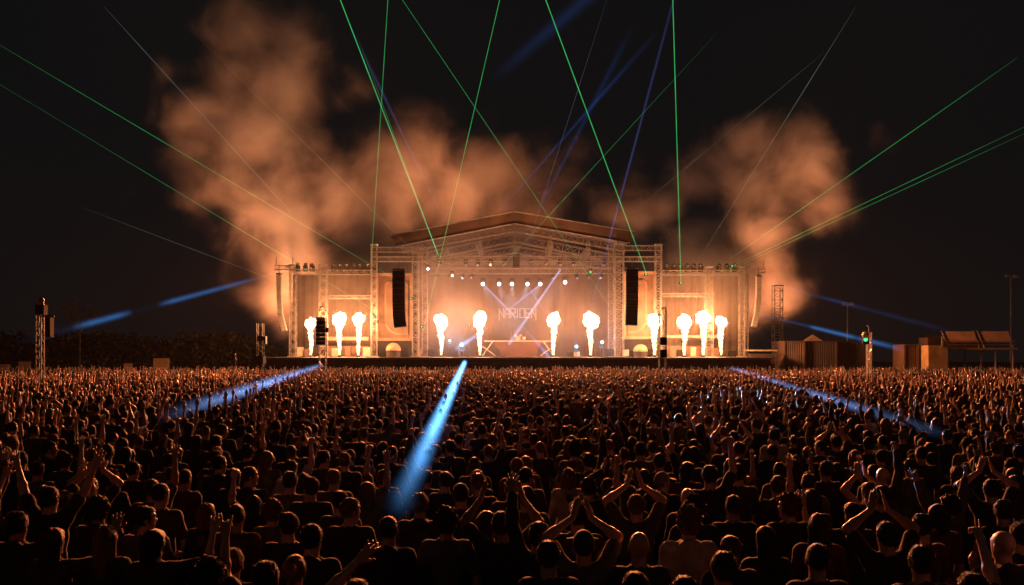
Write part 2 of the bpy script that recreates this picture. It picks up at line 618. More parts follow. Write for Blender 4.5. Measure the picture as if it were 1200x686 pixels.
def hair_mesh(kind, h=0.008):
    """in head coordinates (origin at the head centre, face towards +y)"""
    fd = Field((-0.17, -0.20, -0.36), (0.17, 0.22, 0.22), h)
    o = -HEAD_C
    sc = np.array((0, 0, 1.655)) + o
    g = {'short': 0.012, 'cropped': 0.006, 'curly': 0.026, 'long': 0.018, 'tail': 0.012, 'cap': 0.012, 'bob': 0.022, 'spiky': 0.015}[kind]
    fd.ell(sc, (0.073, 0.093, 0.092), 0, grow=g)
    if kind in ('long', 'bob'):
        low = -0.30 if kind == 'long' else -0.13
        fd.seg(sc + (0, -0.045, -0.02), 0.070, sc + (0, -0.075, low), 0.062 if kind == 'bob' else 0.052, 0.03)
        for sx in (-1, 1):
            fd.seg(sc + (0.062 * sx, -0.02, -0.01), 0.034, sc + (0.072 * sx, -0.05, low + 0.04), 0.030, 0.03)
    if kind == 'tail':
        fd.ell(sc + (0, -0.115, 0.035), (0.030, 0.030, 0.030), 0.01)
        fd.seg(sc + (0, -0.125, 0.03), 0.026, sc + (0, -0.13, -0.17), 0.016, 0.02)
    X, Y, Z = np.meshgrid(*fd.ax, indexing='ij')
    # face and neck stay free of hair
    line = 0.048 - 0.35 * (Y - 0.02) * (Y < 0.06)
    face = np.maximum(Y - 1.3 * Z - 0.005, Z - (0.085 if kind != 'cap' else 0.03)) if False else None
    fr = np.minimum((Y + 0.0) - 0.028, 0.062 - Z)            # >0 in the face block
    fd.a = np.maximum(fd.a, fr)
    if kind not in ('long', 'bob'):
        fd.a = np.where((Y < 0.04) & ~((kind == 'tail') & (Y < -0.105)), np.maximum(fd.a, -0.062 + (Y + 0.0) * 0.55 - Z), fd.a)
    v, q = fd.mesh()
    r = rng.normal(size=(40, 3))
    ph = rng.uniform(0, 6.28, 40)
    amp, fq = {'short': (0.0022, 90), 'cropped': (0.0008, 120), 'curly': (0.0075, 105), 'long': (0.003, 60), 'tail': (0.002, 80), 'cap': (0, 1), 'bob': (0.003, 60), 'spiky': (0.004, 110)}[kind]
    n = v - sc
    n /= np.linalg.norm(n, axis=1)[:, None]
    if amp:
        w = np.zeros(len(v))
        for a, b in zip(r[:14], ph):
            w += np.sin((v * np.array((1, 1, 0.35 if kind in ('long', 'bob', 'tail') else 1))) @ (a * fq) + b)
        v = v + n * (w / 3.0 * amp)[:, None]
    if kind == 'cap':                                        # peak of the cap
        bv, bq = [], []
        K = 9
        for j, (rr, zz) in enumerate(((0.088, 0.052), (0.175, 0.030), (0.175, 0.026), (0.088, 0.047))):
            for k in range(K):
                a = PI / 2 + (k / (K - 1) - 0.5) * 1.9
                bv.append((rr * math.cos(a) * 0.92, (rr * math.sin(a) if j in (0, 3) else 0.06 + 0.115 * math.sin(a) ** 1.5) , zz))
        for j in range(4):
            for k in range(K - 1):
                bq.append((j * K + k, j * K + k + 1, ((j + 1) % 4) * K + k + 1, ((j + 1) % 4) * K + k))
        q = np.concatenate([q, np.array(bq) + len(v)])
        v = np.concatenate([v, np.array(bv)])
        return v, q
    # loose strands / curls standing off the outline
    ns = {'short': 900, 'cropped': 350, 'curly': 800, 'long': 600, 'tail': 500, 'bob': 500, 'spiky': 600}[kind]
    ok = np.where((v[:, 2] > (-0.04 if kind not in ('long', 'bob') else -0.28)) & ((v[:, 1] < 0.02) | (v[:, 2] > 0.075)))[0]
    pick = rng.choice(ok, ns)
    ev, eq = [], []
    for i in pick:
        p, d = v[i], n[i]
        if kind in ('long', 'bob', 'tail'):
            d = unit(d * 0.35 + np.array((0, -0.1, -1)) + rng.normal(size=3) * 0.15)
            L, wd = 0.05, 0.0018
        elif kind == 'curly':
            d = unit(d + rng.normal(size=3) * 0.5)
            L, wd = 0.020, 0.005
        elif kind == 'spiky':
            d = unit(d + rng.normal(size=3) * 0.25 + np.array((0, 0, 0.4)))
            L, wd = 0.035, 0.003
        else:
            d = unit(d * 0.6 + np.array((0, 0.2, 0.1)) + rng.normal(size=3) * 0.4)
            L, wd = 0.024, 0.0022
        s = unit(np.cross(d, rng.normal(size=3))) * wd
        t = np.cross(d, s)
        b = len(v) + len(ev)
        ev += [p - d * 0.004 - s, p - d * 0.004 + s, p + d * L * rng.uniform(0.5, 1.2), p - d * 0.004 + t]
        eq += [(b, b + 1, b + 2, b + 3)]
    v = np.concatenate([v, np.array(ev)])
    q = np.concatenate([q, np.array(eq)])
    return v, q


SKINS = [surf('skin_pale', (0.40, 0.24, 0.175), 0.42, 0, 0.12, 8, 0.1, 60), surf('skin_tan', (0.31, 0.18, 0.12), 0.42, 0, 0.12, 8, 0.1, 60),
         surf('skin_brown', (0.22, 0.12, 0.075), 0.42, 0, 0.12, 8, 0.1, 60)]
EYE = surf('dark_shoe_and_eye', (0.02, 0.018, 0.018), 0.4)
LIP = surf('lips', (0.35, 0.13, 0.11), 0.4)
HAIRS = {'black': surf('hair_black', (0.012, 0.010, 0.009), 0.5, 0, 0.4, 60, 0.7, 170, sheen=0.08, spec=0.3), 'brown': surf('hair_brown', (0.030, 0.017, 0.011), 0.5, 0, 0.4, 60, 0.7, 170, sheen=0.08, spec=0.3),
         'fair': surf('hair_fair', (0.12, 0.065, 0.03), 0.5, 0, 0.4, 60, 0.7, 170, sheen=0.08, spec=0.3)}
CLOTHS = {'black': (0.014, 0.014, 0.015), 'charcoal': (0.028, 0.027, 0.028), 'grey': (0.075, 0.072, 0.07), 'navy': (0.012, 0.017, 0.04), 'white': (0.26, 0.25, 0.24),
          'maroon': (0.06, 0.012, 0.013), 'olive': (0.04, 0.04, 0.018), 'brown': (0.05, 0.028, 0.018), 'denim': (0.035, 0.05, 0.085)}
CLOTH = {k: surf('cloth_' + k, c, 0.85, 0, 0.25, 9, 0.25, 22, sheen=0.15) for k, c in CLOTHS.items()}
CAPC = {'black': surf('cap_black', (0.02, 0.02, 0.02), 0.7), 'red': surf('cap_red', (0.07, 0.012, 0.012), 0.8), 'white': surf('cap_white', (0.13, 0.125, 0.12), 0.85)}

H_HI, H_CL = 0.010, 0.014
BODY, SHIRT, HAIR = {}, {}, {}
TROUSERS = np_mesh('trousers', *trouser_mesh(0.018), [CLOTH['black']])


def get_body(p, fem):
    if (p, fem) not in BODY:
        v, q, mi = body_mesh(POSES[p], H_HI, fem)
        BODY[p, fem] = np_mesh('person_body', v, q, [SKINS[0], EYE, LIP], mi)
    return BODY[p, fem]


def get_shirt(p, kind, fem):
    if (p, kind, fem) not in SHIRT:
        v, q = shirt_mesh(POSES[p], H_CL, kind, fem)
        SHIRT[p, kind, fem] = np_mesh('top', v, q, [CLOTH['black']])
    return SHIRT[p, kind, fem]


def get_hair(kind):
    if kind not in HAIR:
        v, q = hair_mesh(kind)
        HAIR[kind] = np_mesh('hair', v, q, [HAIRS['black']])
    return HAIR[kind]


def set_mat(o, i, m):
    o.material_slots[i].link = 'OBJECT'
    o.material_slots[i].material = m


def person(loc, yaw, p, hair, hcol, kind, top, skin, fem, scale):
    o = bpy.data.objects.new('person', get_body(p, fem))
    COL.objects.link(o)
    o.location = loc
    o.rotation_euler = (0, 0, yaw)
    o.scale = (scale,) * 3
    set_mat(o, 0, SKINS[skin])
    s = bpy.data.objects.new({'tee': 't_shirt', 'long': 'hooded_top', 'vest': 'vest_top'}[kind], get_shirt(p, kind, fem))
    COL.objects.link(s)
    s.parent = o
    set_mat(s, 0, CLOTH[top])
    t = bpy.data.objects.new('trousers', TROUSERS)
    COL.objects.link(t)
    t.parent = o
    if hair != 'bald':
        k = bpy.data.objects.new('cap' if hair == 'cap' else 'hair', get_hair(hair))
        COL.objects.link(k)
        k.parent = o
        P = POSES[p]
        k.location = head_pos(P)
        k.rotation_euler = (P['pitch'], 0, P['yaw'])
        set_mat(k, 0, CAPC[hcol] if hair == 'cap' else HAIRS[hcol])
    return o


STAGE_AIM = Vector((0, 100, 0))


def face_stage(x, y):
    return math.atan2(-(STAGE_AIM.x - x), STAGE_AIM.y - y)


# hand placed people: column, head-top row in the photo, pose, hair, hair colour, top, top colour, female
HAND = [
    (455, 605, 'arms_down', 'cropped', 'brown', 'long', 'black', 0), (523, 597, 'hands_pockets', 'curly', 'brown', 'tee', 'grey', 0),
    (588, 600, 'tent_hands', 'short', 'black', 'tee', 'black', 0), (540, 567, 'arms_front', 'short', 'brown', 'tee', 'charcoal', 0),
    (600, 560, 'arms_down', 'cropped', 'brown', 'tee', 'brown', 0), (643, 634, 'arms_front', 'short', 'brown', 'tee', 'black', 0),
    (684, 622, 'clap_over', 'cap', 'black', 'tee', 'grey', 0), (632, 612, 'one_up_left', 'short', 'black', 'long', 'black', 0),
    (749, 623, 'hands_pockets', 'bald', 'black', 'tee', 'charcoal', 0), (745, 671, 'arms_front', 'short', 'brown', 'tee', 'navy', 0),
    (418, 680, 'arms_down', 'short', 'fair', 'tee', 'black', 0), (803, 676, 'arms_front', 'short', 'brown', 'tee', 'grey', 0),
    (848, 647, 'arms_down', 'short', 'brown', 'tee', 'black', 0), (958, 637, 'hands_pockets', 'cropped', 'brown', 'tee', 'black', 0),
    (746, 580, 'clap_over', 'short', 'fair', 'tee', 'olive', 0), (246, 657, 'arms_down', 'curly', 'brown', 'tee', 'black', 0),
    (272, 643, 'arms_front', 'short', 'fair', 'long', 'black', 1), (312, 658, 'horns_left', 'short', 'brown', 'tee', 'black', 0),
    (345, 651, 'arms_front', 'tail', 'fair', 'tee', 'maroon', 1), (124, 617, 'arms_front', 'long', 'fair', 'tee', 'black', 1),
    (62, 620, 'bent_right', 'long', 'brown', 'tee', 'charcoal', 1), (180, 622, 'bent_right', 'bob', 'black', 'tee', 'black', 1),
    (492, 578, 'arms_down', 'short', 'fair', 'long', 'charcoal', 0), (410, 584, 'look_right', 'short', 'fair', 'tee', 'black', 0),
    (430, 566, 'one_up_right', 'bob', 'fair', 'tee', 'grey', 1), (814, 583, 'hands_pockets', 'curly', 'black', 'long', 'navy', 0),
    (860, 580, 'arms_down', 'cropped', 'brown', 'tee', 'black', 0), (925, 580, 'look_left', 'curly', 'fair', 'tee', 'black', 0),
    (952, 574, 'one_up_left', 'long', 'brown', 'vest', 'black', 1), (1000, 590, 'bent_left', 'long', 'brown', 'tee', 'navy', 1),
    (1040, 612, 'clap_over', 'short', 'black', 'tee', 'black', 0), (1100, 592, 'arms_down', 'bob', 'black', 'tee', 'maroon', 1),
    (1140, 672, 'point_right', 'short', 'brown', 'tee', 'black', 0), (1176, 622, 'arms_front', 'bald', 'black', 'long', 'black', 0),
    (1035, 548, 'fist_right', 'bald', 'black', 'long', 'black', 0), (912, 558, 'arms_down', 'short', 'brown', 'tee', 'black', 0),
    (340, 553, 'arms_down', 'short', 'brown', 'tee', 'grey', 0), (391, 550, 'hands_pockets', 'cropped', 'fair', 'tee', 'grey', 0),
    (253, 528, 'arms_front', 'short', 'brown', 'tee', 'black', 0), (105, 560, 'clap_over', 'short', 'black', 'tee', 'black', 0),
    (75, 575, 'fist_right', 'tail', 'fair', 'tee', 'black', 1), (560, 555, 'look_left', 'short', 'fair', 'tee', 'black', 0),
    (606, 537, 'arms_down', 'short', 'fair', 'tee', 'maroon', 0), (632, 490, 'arms_down', 'short', 'fair', 'tee', 'grey', 0),
    (714, 515, 'arms_down', 'cropped', 'fair', 'tee', 'navy', 0), (773, 532, 'arms_front', 'short', 'brown', 'tee', 'charcoal', 0),
    (848, 500, 'arms_down', 'cropped', 'fair', 'tee', 'white', 0), (1160, 506, 'arms_down', 'cap', 'white', 'tee', 'white', 0),
    (570, 600, 'look_right', 'long', 'black', 'long', 'black', 1), (690, 560, 'horns_right', 'spiky', 'brown', 'tee', 'black', 0),
    (20, 600, 'arms_down', 'short', 'black', 'long', 'black', 0), (365, 615, 'hands_pockets', 'short', 'black', 'long', 'black', 0),
    (898, 618, 'arms_front', 'long', 'black', 'long', 'black', 1), (1080, 640, 'hands_pockets', 'short', 'black', 'long', 'navy', 0),
]
CELL = 0.62
grid = {}


def free(x, y, r):
    i, j = int(x // CELL), int(y // CELL)
    for a in range(i - 2, i + 3):
        for b in range(j - 2, j + 3):
            for (u, w) in grid.get((a, b), ()):
                if (u - x) ** 2 + (w - y) ** 2 < r * r:
                    return False
    return True


def put(x, y):
    grid.setdefault((int(x // CELL), int(y // CELL)), []).append((x, y))


people = []
for px, py, p, hair, hcol, kind, top, fem in HAND:
    h = 1.76 if not fem else 1.68
    sc = h / 1.752
    d = F * (CZ - h) / (py - HY)
    x = (px - CX) / F * d
    put(x, d)
    people.append((d, x, p, hair, hcol, kind, top, fem, sc))

# towers stand in the crowd: keep their feet free
for x, y in ((-29.5, 48), (-14.8, 60), (9.8, 50), (27.9, 60)):
    for dx in (-0.5, 0, 0.5):
        put(x + dx, y)
CUT = 17.2
for _ in range(9000):
    y = math.sqrt(rng.uniform(4.45 ** 2, CUT ** 2))
    x = rng.uniform(-1, 1) * (0.70 * y + 0.9)
    if y < 5.2 and rng.random() < 0.6:
        continue
    if any(y < t[0] - 0.1 and t[0] < 7.2 and abs(x / y - t[1] / t[0]) * F < 34 for t in people[:len(HAND)]):
        continue
    if free(x, y, 0.60):
        put(x, y)
        people.append((y, x, None))
people.sort(key=lambda t: t[0])
near, rest = people[:300], people[300:]
LAST = near[-1][0]
PNAMES = list(POSES)
PW = np.array([26, 12, 18, 2, 2, 2, 2, 1.5, 1, 2, 1, 1.5, 1.5, 1.5, .7, 1.5, 8, 8], float)
PW /= PW.sum()
used_labels = {}


def where(px, py):
    for lim, a in ((90, 'by lattice mast'), (230, 'under orange banner'), (330, 'under speaker mast'), (420, 'under left flames'), (545, 'around blue beam'), (665, 'under drum riser'), (745, 'under fourth flame'),
                   (850, 'under right flames'), (960, 'under right speakers'), (1075, 'under brown containers'), (9999, 'under awning deck')):
        if px < lim:
            break
    b = 'nearest rows' if py > 615 else ('near rows' if py > 560 else ('middle rows' if py > 515 else 'further rows'))
    return b + ' ' + a


HTXT = {'short': '{} short hair', 'cropped': '{} cropped hair', 'curly': '{} curly hair', 'long': 'long {} hair', 'tail': '{} ponytail', 'cap': '{} cap',
        'bob': '{} bobbed hair', 'spiky': '{} spiky hair', 'bald': 'bald head'}
KTXT = {'tee': '{} T-shirt', 'long': '{} hooded top', 'vest': '{} vest'}
for t in near:
    if t[2] is None:
        p = PNAMES[rng.choice(len(PNAMES), p=PW)]
        fem = int(rng.random() < 0.36)
        hair = str(rng.choice(['long', 'bob', 'tail', 'curly'], p=[.45, .2, .25, .1])) if fem else str(rng.choice(['short', 'cropped', 'curly', 'cap', 'bald', 'spiky'], p=[.49, .24, .08, .10, .02, .07]))
        hcol = str(rng.choice(['black', 'brown', 'fair'], p=[.35, .43, .22])) if hair != 'cap' else str(rng.choice(['black', 'red', 'white']))
        kind = str(rng.choice(['tee', 'long', 'vest'], p=[.68, .22, .10]))
        top = str(rng.choice(list(CLOTHS), p=[.44, .17, .10, .09, .025, .065, .04, .04, .03]))
        sc = float(np.clip(rng.normal(1.0 if not fem else 0.955, 0.03), 0.9, 1.07))
        t = (t[0], t[1], p, hair, hcol, kind, top, fem, sc)
        yj = rng.normal(0, 0.16)
    else:
        yj = 0.0
    d, x, p, hair, hcol, kind, top, fem, sc = t
    skin = int(rng.choice(3, p=[.55, .33, .12]))
    px, py = CX + x / d * F, HY + F * (CZ - 1.752 * sc) / d
    lab = None
    for tries in range(14):
        lab = f"{HTXT[hair].format(hcol)}, {KTXT[kind].format(top)}, {POSE_TEXT[p]}, {where(px, py)}"
        if lab not in used_labels:
            break
        top = list(CLOTHS)[(list(CLOTHS).index(top) + 1) % len(CLOTHS)]
    used_labels[lab] = 1
    o = person((x, d, 0), face_stage(x, d) + yj, p, hair, hcol, kind, top, skin, fem, sc)
    tag(o, lab, 'person', 'audience members in the near rows')

# ---- the packed crowd beyond: one object, instances of coarser figures
SKIN_R = surf('crowd_skin', (0.4, 0.25, 0.17), 0.42, random_tint=[(0.46, 0.28, 0.2), (0.40, 0.24, 0.17), (0.22, 0.12, 0.075), (0.36, 0.21, 0.14)])
CLOTH_R = surf('crowd_cloth', (0.03, 0.03, 0.03), 0.85, sheen=0.15, random_tint=[CLOTHS[k] for k in ('black', 'grey', 'black', 'charcoal', 'navy', 'white', 'black', 'maroon', 'denim', 'charcoal', 'black', 'olive')])
HAIR_R = surf('crowd_hair', (0.03, 0.02, 0.015), 0.5, 0, 0.4, 60, 0.7, 170, sheen=0.08, spec=0.3, random_tint=[(0.012, 0.010, 0.009), (0.03, 0.017, 0.011), (0.11, 0.06, 0.03), (0.02, 0.014, 0.01), (0.05, 0.03, 0.018)])
figs = bpy.data.collections.new('crowd_figures')
FIG = [('arms_down', 'short', 'tee', 0), ('arms_front', 'cropped', 'tee', 0), ('hands_pockets', 'long', 'tee', 1), ('look_left', 'short', 'tee', 0), ('look_right', 'bob', 'long', 1),
       ('arms_down', 'tail', 'tee', 1), ('hands_pockets', 'cap', 'long', 0), ('one_up_right', 'short', 'tee', 0), ('one_up_left', 'long', 'tee', 1), ('fist_right', 'cropped', 'tee', 0),
       ('both_up', 'short', 'tee', 0), ('high_v', 'bob', 'tee', 1), ('clap_over', 'short', 'tee', 0), ('bent_left', 'short', 'tee', 0), ('bent_right', 'tail', 'tee', 1), ('fist_left', 'short', 'long', 0)]
for i, (p, hair, kind, fem) in enumerate(FIG):
    bv, bq, mi = body_mesh(POSES[p], 0.022, fem, low=True)
    mi = np.where(mi == 1, 1, 0)
    sv, sq = shirt_mesh(POSES[p], 0.024, kind, fem)
    hv, hq = hair_mesh(hair, 0.014)
    keep = len(hq)
    hv = (head_rot(POSES[p]) @ hv.T).T + head_pos(POSES[p])
    v = np.concatenate([bv, sv, hv])
    q = np.concatenate([bq, sq + len(bv), hq + len(bv) + len(sv)])
    m = np.concatenate([np.where(bv[bq].mean(1)[:, 2] < 0.92, 1, 0), np.ones(len(sq), int), np.full(len(hq), 2)])
    me = np_mesh('crowd_figure', v, q, [SKIN_R, CLOTH_R, HAIR_R], m)
    o = bpy.data.objects.new('crowd_figure_%02d' % i, me)
    figs.objects.link(o)

pts = [(t[1], t[0]) for t in rest]
for _ in range(60000):
    y = math.sqrt(rng.uniform(LAST ** 2, 90.0 ** 2))
    x = rng.uniform(-1, 1) * (0.72 * y + 2.5)
    if y < LAST + 0.1 or mnoise.noise(Vector((x * 0.16, y * 0.16, 3))) < -0.34:
        continue
    if free(x, y, 0.56 + 0.05 * (y < 40)):
        put(x, y)
        pts.append((x, y))
for _ in range(5000):            # the crowd goes on past the sides of the view
    y = rng.uniform(1.5, LAST + 0.5)
    x = rng.choice((-1, 1)) * rng.uniform(0.70 * y + 1.6, 0.72 * y + 9)
    if free(x, y, 0.58):
        put(x, y)
        pts.append((x, y))
pts = np.array(pts)
nP = len(pts)
cm = bpy.data.meshes.new('crowd')
cm.vertices.add(nP)
cm.vertices.foreach_set('co', np.column_stack([pts, np.zeros(nP)]).astype(np.float32).ravel())
fw = np.array([13, 10, 9, 6, 6, 7, 6, 5, 4, 5, 5, 3, 4, 3, 3, 4], float)
fi = rng.choice(len(FIG), nP, p=fw / fw.sum())
a = cm.attributes.new('fig', 'INT', 'POINT')
a.data.foreach_set('value', fi.astype(np.int32))
a = cm.attributes.new('turn', 'FLOAT_VECTOR', 'POINT')
yw = np.array([face_stage(x, y) for x, y in pts]) + rng.normal(0, 0.2, nP)
a.data.foreach_set('vector', np.column_stack([rng.normal(0, .03, nP), rng.normal(0, .03, nP), yw]).astype(np.float32).ravel())
a = cm.attributes.new('size', 'FLOAT', 'POINT')
a.data.foreach_set('value', np.clip(rng.normal(0.99, 0.045, nP), .88, 1.1).astype(np.float32))
crowd = bpy.data.objects.new('crowd', cm)
COL.objects.link(crowd)
tag(crowd, 'packed festival crowd with raised hands filling the field up to the stage', 'crowd', kind='stuff')
ng = bpy.data.node_groups.new('crowd_spread', 'GeometryNodeTree')
ng.interface.new_socket('Geometry', in_out='INPUT', socket_type='NodeSocketGeometry')
ng.interface.new_socket('Geometry', in_out='OUTPUT', socket_type='NodeSocketGeometry')
gi, go = ng.nodes.new('NodeGroupInput'), ng.nodes.new('NodeGroupOutput')
ci = ng.nodes.new('GeometryNodeCollectionInfo')
ci.inputs['Collection'].default_value = figs
ci.inputs['Separate Children'].default_value = True
ci.inputs['Reset Children'].default_value = True
ip = ng.nodes.new('GeometryNodeInstanceOnPoints')
ip.inputs['Pick Instance'].default_value = True


def attr(nm, ty):
    n = ng.nodes.new('GeometryNodeInputNamedAttribute')
    n.data_type = ty
    n.inputs['Name'].default_value = nm
    return n.outputs['Attribute']


ng.links.new(gi.outputs[0], ip.inputs['Points'])
ng.links.new(ci.outputs[0], ip.inputs['Instance'])
ng.links.new(attr('fig', 'INT'), ip.inputs['Instance Index'])
er = ng.nodes.new('FunctionNodeEulerToRotation')
ng.links.new(attr('turn', 'FLOAT_VECTOR'), er.inputs[0])
ng.links.new(er.outputs[0], ip.inputs['Rotation'])
ng.links.new(attr('size', 'FLOAT'), ip.inputs['Scale'])
ng.links.new(ip.outputs[0], go.inputs[0])
md = crowd.modifiers.new('crowd_spread', 'NODES')
md.node_group = ng
print('PEOPLE near', len(near), 'crowd', nP, 'cut at', LAST)

# ================================================================== SETTING
X = lambda px, Y: (px - CX) / F * Y
Z = lambda py, Y: CZ + (HY - py) / F * Y
g = MB()
g.add([(-400, -60, 0), (400, -60, 0), (400, 700, 0), (-400, 700, 0)], [(0, 1, 2, 3)])
tag(g.build('field', M['field']), kind='structure')

YS = 94.0
DZ = Z(418.5, YS)
# ---- stage deck
deck = empty('stage_deck', (0, YS, 0), 'long black festival stage platform behind the packed crowd', 'stage')
m = MB()
m.box((X(610, YS), YS + 10, DZ - 0.15), (X(905, YS) - X(312, YS), 20, 0.3))
m.build('deck_floor', M['deck'], deck)
m = MB()
x0, x1 = X(312, YS) + 0.1, X(905, YS) - 0.1
n = 160
vs, fs = [], []
for k in range(n + 1):
    x = x0 + (x1 - x0) * k / n
    vs += [(x, YS + 0.25 + 0.06 * math.sin(k * 1.9), 0), (x, YS + 0.25 + 0.03 * math.sin(k * 1.9), DZ - 0.31)]
for k in range(n):
    fs.append((2 * k, 2 * k + 2, 2 * k + 3, 2 * k + 1))
m.add(vs, fs)
m.build('front_skirt', M['skirt'], deck)
m = MB()
m.tube((x0, YS - 0.03, DZ - 0.06), (x1, YS - 0.03, DZ - 0.06), 0.05)
m.build('edge_trim', M['truss'], deck)

# ---- gabled roof
YR = 99.4
ap_t, ap_b = (X(603, YR), Z(248, YR)), (X(603, YR), Z(262, YR))
R_t, R_b = (X(745, YR), Z(272, YR)), (X(738, YR), Z(285, YR))
L_t, L_b = (X(458, YR), Z(276, YR)), (X(464, YR), Z(289, YR))
roof = empty('gabled_canopy', (ap_t[0], YR, 0), 'big gabled stage roof with brown skin and lattice rafters above the backdrop', 'stage roof')
m = MB()
m.prism([L_t, ap_t, ap_b, L_b], YR, YR + 0.25)
m.prism([ap_t, R_t, R_b, ap_b], YR, YR + 0.25)
m.build('fascia', M['roof'], roof)
m = MB()
for a, b in ((L_t, ap_t), (ap_t, R_t)):
    m.prism([(a[0], a[1] - 0.35), (b[0], b[1] - 0.35), (b[0], b[1] - 0.15), (a[0], a[1] - 0.15)], YR + 0.26, YR + 17)
m.build('roof_skin', M['roof_under'], roof)
for (a, b) in ((L_t, ap_t), (ap_t, R_t), (L_b, ap_b), (ap_b, R_b)):
    m = MB()
    m.tube((a[0], YR - 0.05, a[1]), (b[0], YR - 0.05, b[1]), 0.07)
    m.build('edge_pipe', M['truss'], roof)
for yy, (pl, pa, pr) in ((0.7, ((470, 291), (603, 266), (735, 290))), (5.0, ((488, 296), (603, 272), (722, 297))), (10, ((490, 300), (603, 280), (722, 301)))):
    for a, b in ((pl, pa), (pa, pr)):
        m = MB()
        m.truss((X(a[0], YR), YR + yy, Z(a[1], YR)), (X(b[0], YR), YR + yy, Z(b[1], YR)), 1.0, 1.1, 0.045)
        m.build('rafter_truss', M['truss'], roof)
for px, ya, yb in ((525, 284, 300), (562, 276, 300), (603, 266, 300), (645, 275, 300), (690, 284, 300)):
    m = MB()
    m.truss((X(px, YR), YR + 0.7, Z(ya, YR)), (X(px, YR), YR + 0.7, Z(yb, YR)), 0.4, 0.5, 0.03)
    m.build('king_post', M['truss'], roof)
for k, px in enumerate((520, 560, 646, 690)):
    m = MB()
    m.truss((X(px, YR), YR + 0.9, Z(272 + abs(px - 603) * 0.17, YR) - 0.6), (X(px, YR), YR + 16, Z(272 + abs(px - 603) * 0.17, YR) - 0.6), 0.6, 0.9, 0.035)
    m.build('purlin_truss', M['truss'], roof)

# ---- truss towers (each stands on the deck)
def tower(px, pyt, Y, w, label, mat='truss', base=None, name='truss_tower', step=0.6, chord=0.045):
    z0 = DZ if base is None else base
    t = empty(name, (X(px, Y), Y, z0), label, 'truss tower', 'stage truss towers' if base is None else None)
    m = MB()
    m.truss((X(px, Y), Y, z0 + 0.12), (X(px, Y), Y, Z(pyt, Y)), w, step, chord)
    m.build('lattice', M[mat], t)
    m = MB()
    m.box((X(px, Y), Y, z0 + 0.07), (w + 0.5, w + 0.5, 0.1))
    m.build('base_plate', M[mat], t)
    m = MB()
    m.box((X(px, Y), Y, Z(pyt, Y) + 0.08), (w + 0.15, w + 0.15, 0.16))
    m.build('head_block', M[mat], t)
    return t


for px, pyt, Y, w, lab in (
        (343.5, 312, 98.6, 0.75, 'outermost left lattice tower beside the hanging curved speakers'),
        (379, 312, 98.6, 0.9, 'lattice tower between the first and second left flames'),
        (438.5, 288, 98.2, 0.7, 'tall lattice tower on the outer side of the left scenic panel'),
        (487, 292, 98.4, 0.8, 'tall lattice tower on the inner side of the left scenic panel'),
        (498, 294, 104, 0.7, 'rear lattice tower left of the backdrop'),
        (716, 288, 104, 0.7, 'rear lattice tower right of the backdrop'),
        (725.5, 287, 98.4, 1.1, 'tall lattice tower on the inner side of the right scenic panel'),
        (771.5, 288, 98.2, 0.75, 'tall lattice tower on the outer side of the right scenic panel'),
        (830.5, 314, 98.6, 0.9, 'lattice tower between the second and third right flames'),
        (869, 314, 98.6, 0.6, 'outermost right lattice tower on the deck'),
        (874.5, 318, 100.5, 0.4, 'thin lattice tower close behind the outermost right tower')):
    tower(px, pyt, Y, w, lab)
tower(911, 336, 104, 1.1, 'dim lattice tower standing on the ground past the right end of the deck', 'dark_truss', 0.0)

# ---- horizontal trusses
def htruss(pa, pb, py, Y, w, label, name='lighting_truss', group=None, mat='truss', step=0.55, chord=0.04):
    c = at((pa + pb) / 2, py, Y)
    t = empty(name, c, label, 'truss', group)
    m = MB()
    m.truss((X(pa, Y), Y, c.z), (X(pb, Y), Y, c.z), w, step, chord)
    m.build('lattice', M[mat], t)
    m = MB()
    for p in (pa + 2, pb - 2):
        m = MB()
        m.tube((X(p, Y), Y, c.z + w / 2), (X(p, Y), Y, c.z + w / 2 + 1.1), 0.03)
        m.build('chain_hoist', M['dark_truss'], t)
    return t


htruss(497, 722, 304, 101.5, 0.7, 'front lighting truss spanning under the roof, highest of three')
htruss(503, 716, 318, 104, 0.7, 'middle lighting truss with the row of white lamps under it')
htruss(500, 716, 312, 108, 0.6, 'rear lighting truss close to the backdrop')
htruss(345, 437, 319.5, 98.6, 0.55, 'upper truss of the left wing topped with moving lights')
htruss(385, 437, 348.5, 98.9, 0.4, 'lower truss of the left wing above the second and third flames')
htruss(436, 499, 304, 98.2, 0.6, 'truss above the left scenic panel, lower of the pair')
htruss(436, 499, 293, 98.2, 0.6, 'truss above the left scenic panel, upper of the pair')
htruss(718, 774, 304, 98.2, 0.6, 'truss above the right scenic panel, lower of the pair')
htruss(722, 776, 291, 98.2, 0.6, 'truss above the right scenic panel, upper of the pair')
htruss(776, 869, 320, 98.6, 0.55, 'upper truss of the right wing topped with moving lights')
htruss(776, 838, 346, 98.9, 0.4, 'lower truss of the right wing above its flames')
htruss(322, 345, 314, 98.6, 0.5, 'short outrigger truss carrying the far left curved speakers')
htruss(868, 897, 318, 98.6, 0.5, 'short outrigger truss carrying the far right curved speakers')

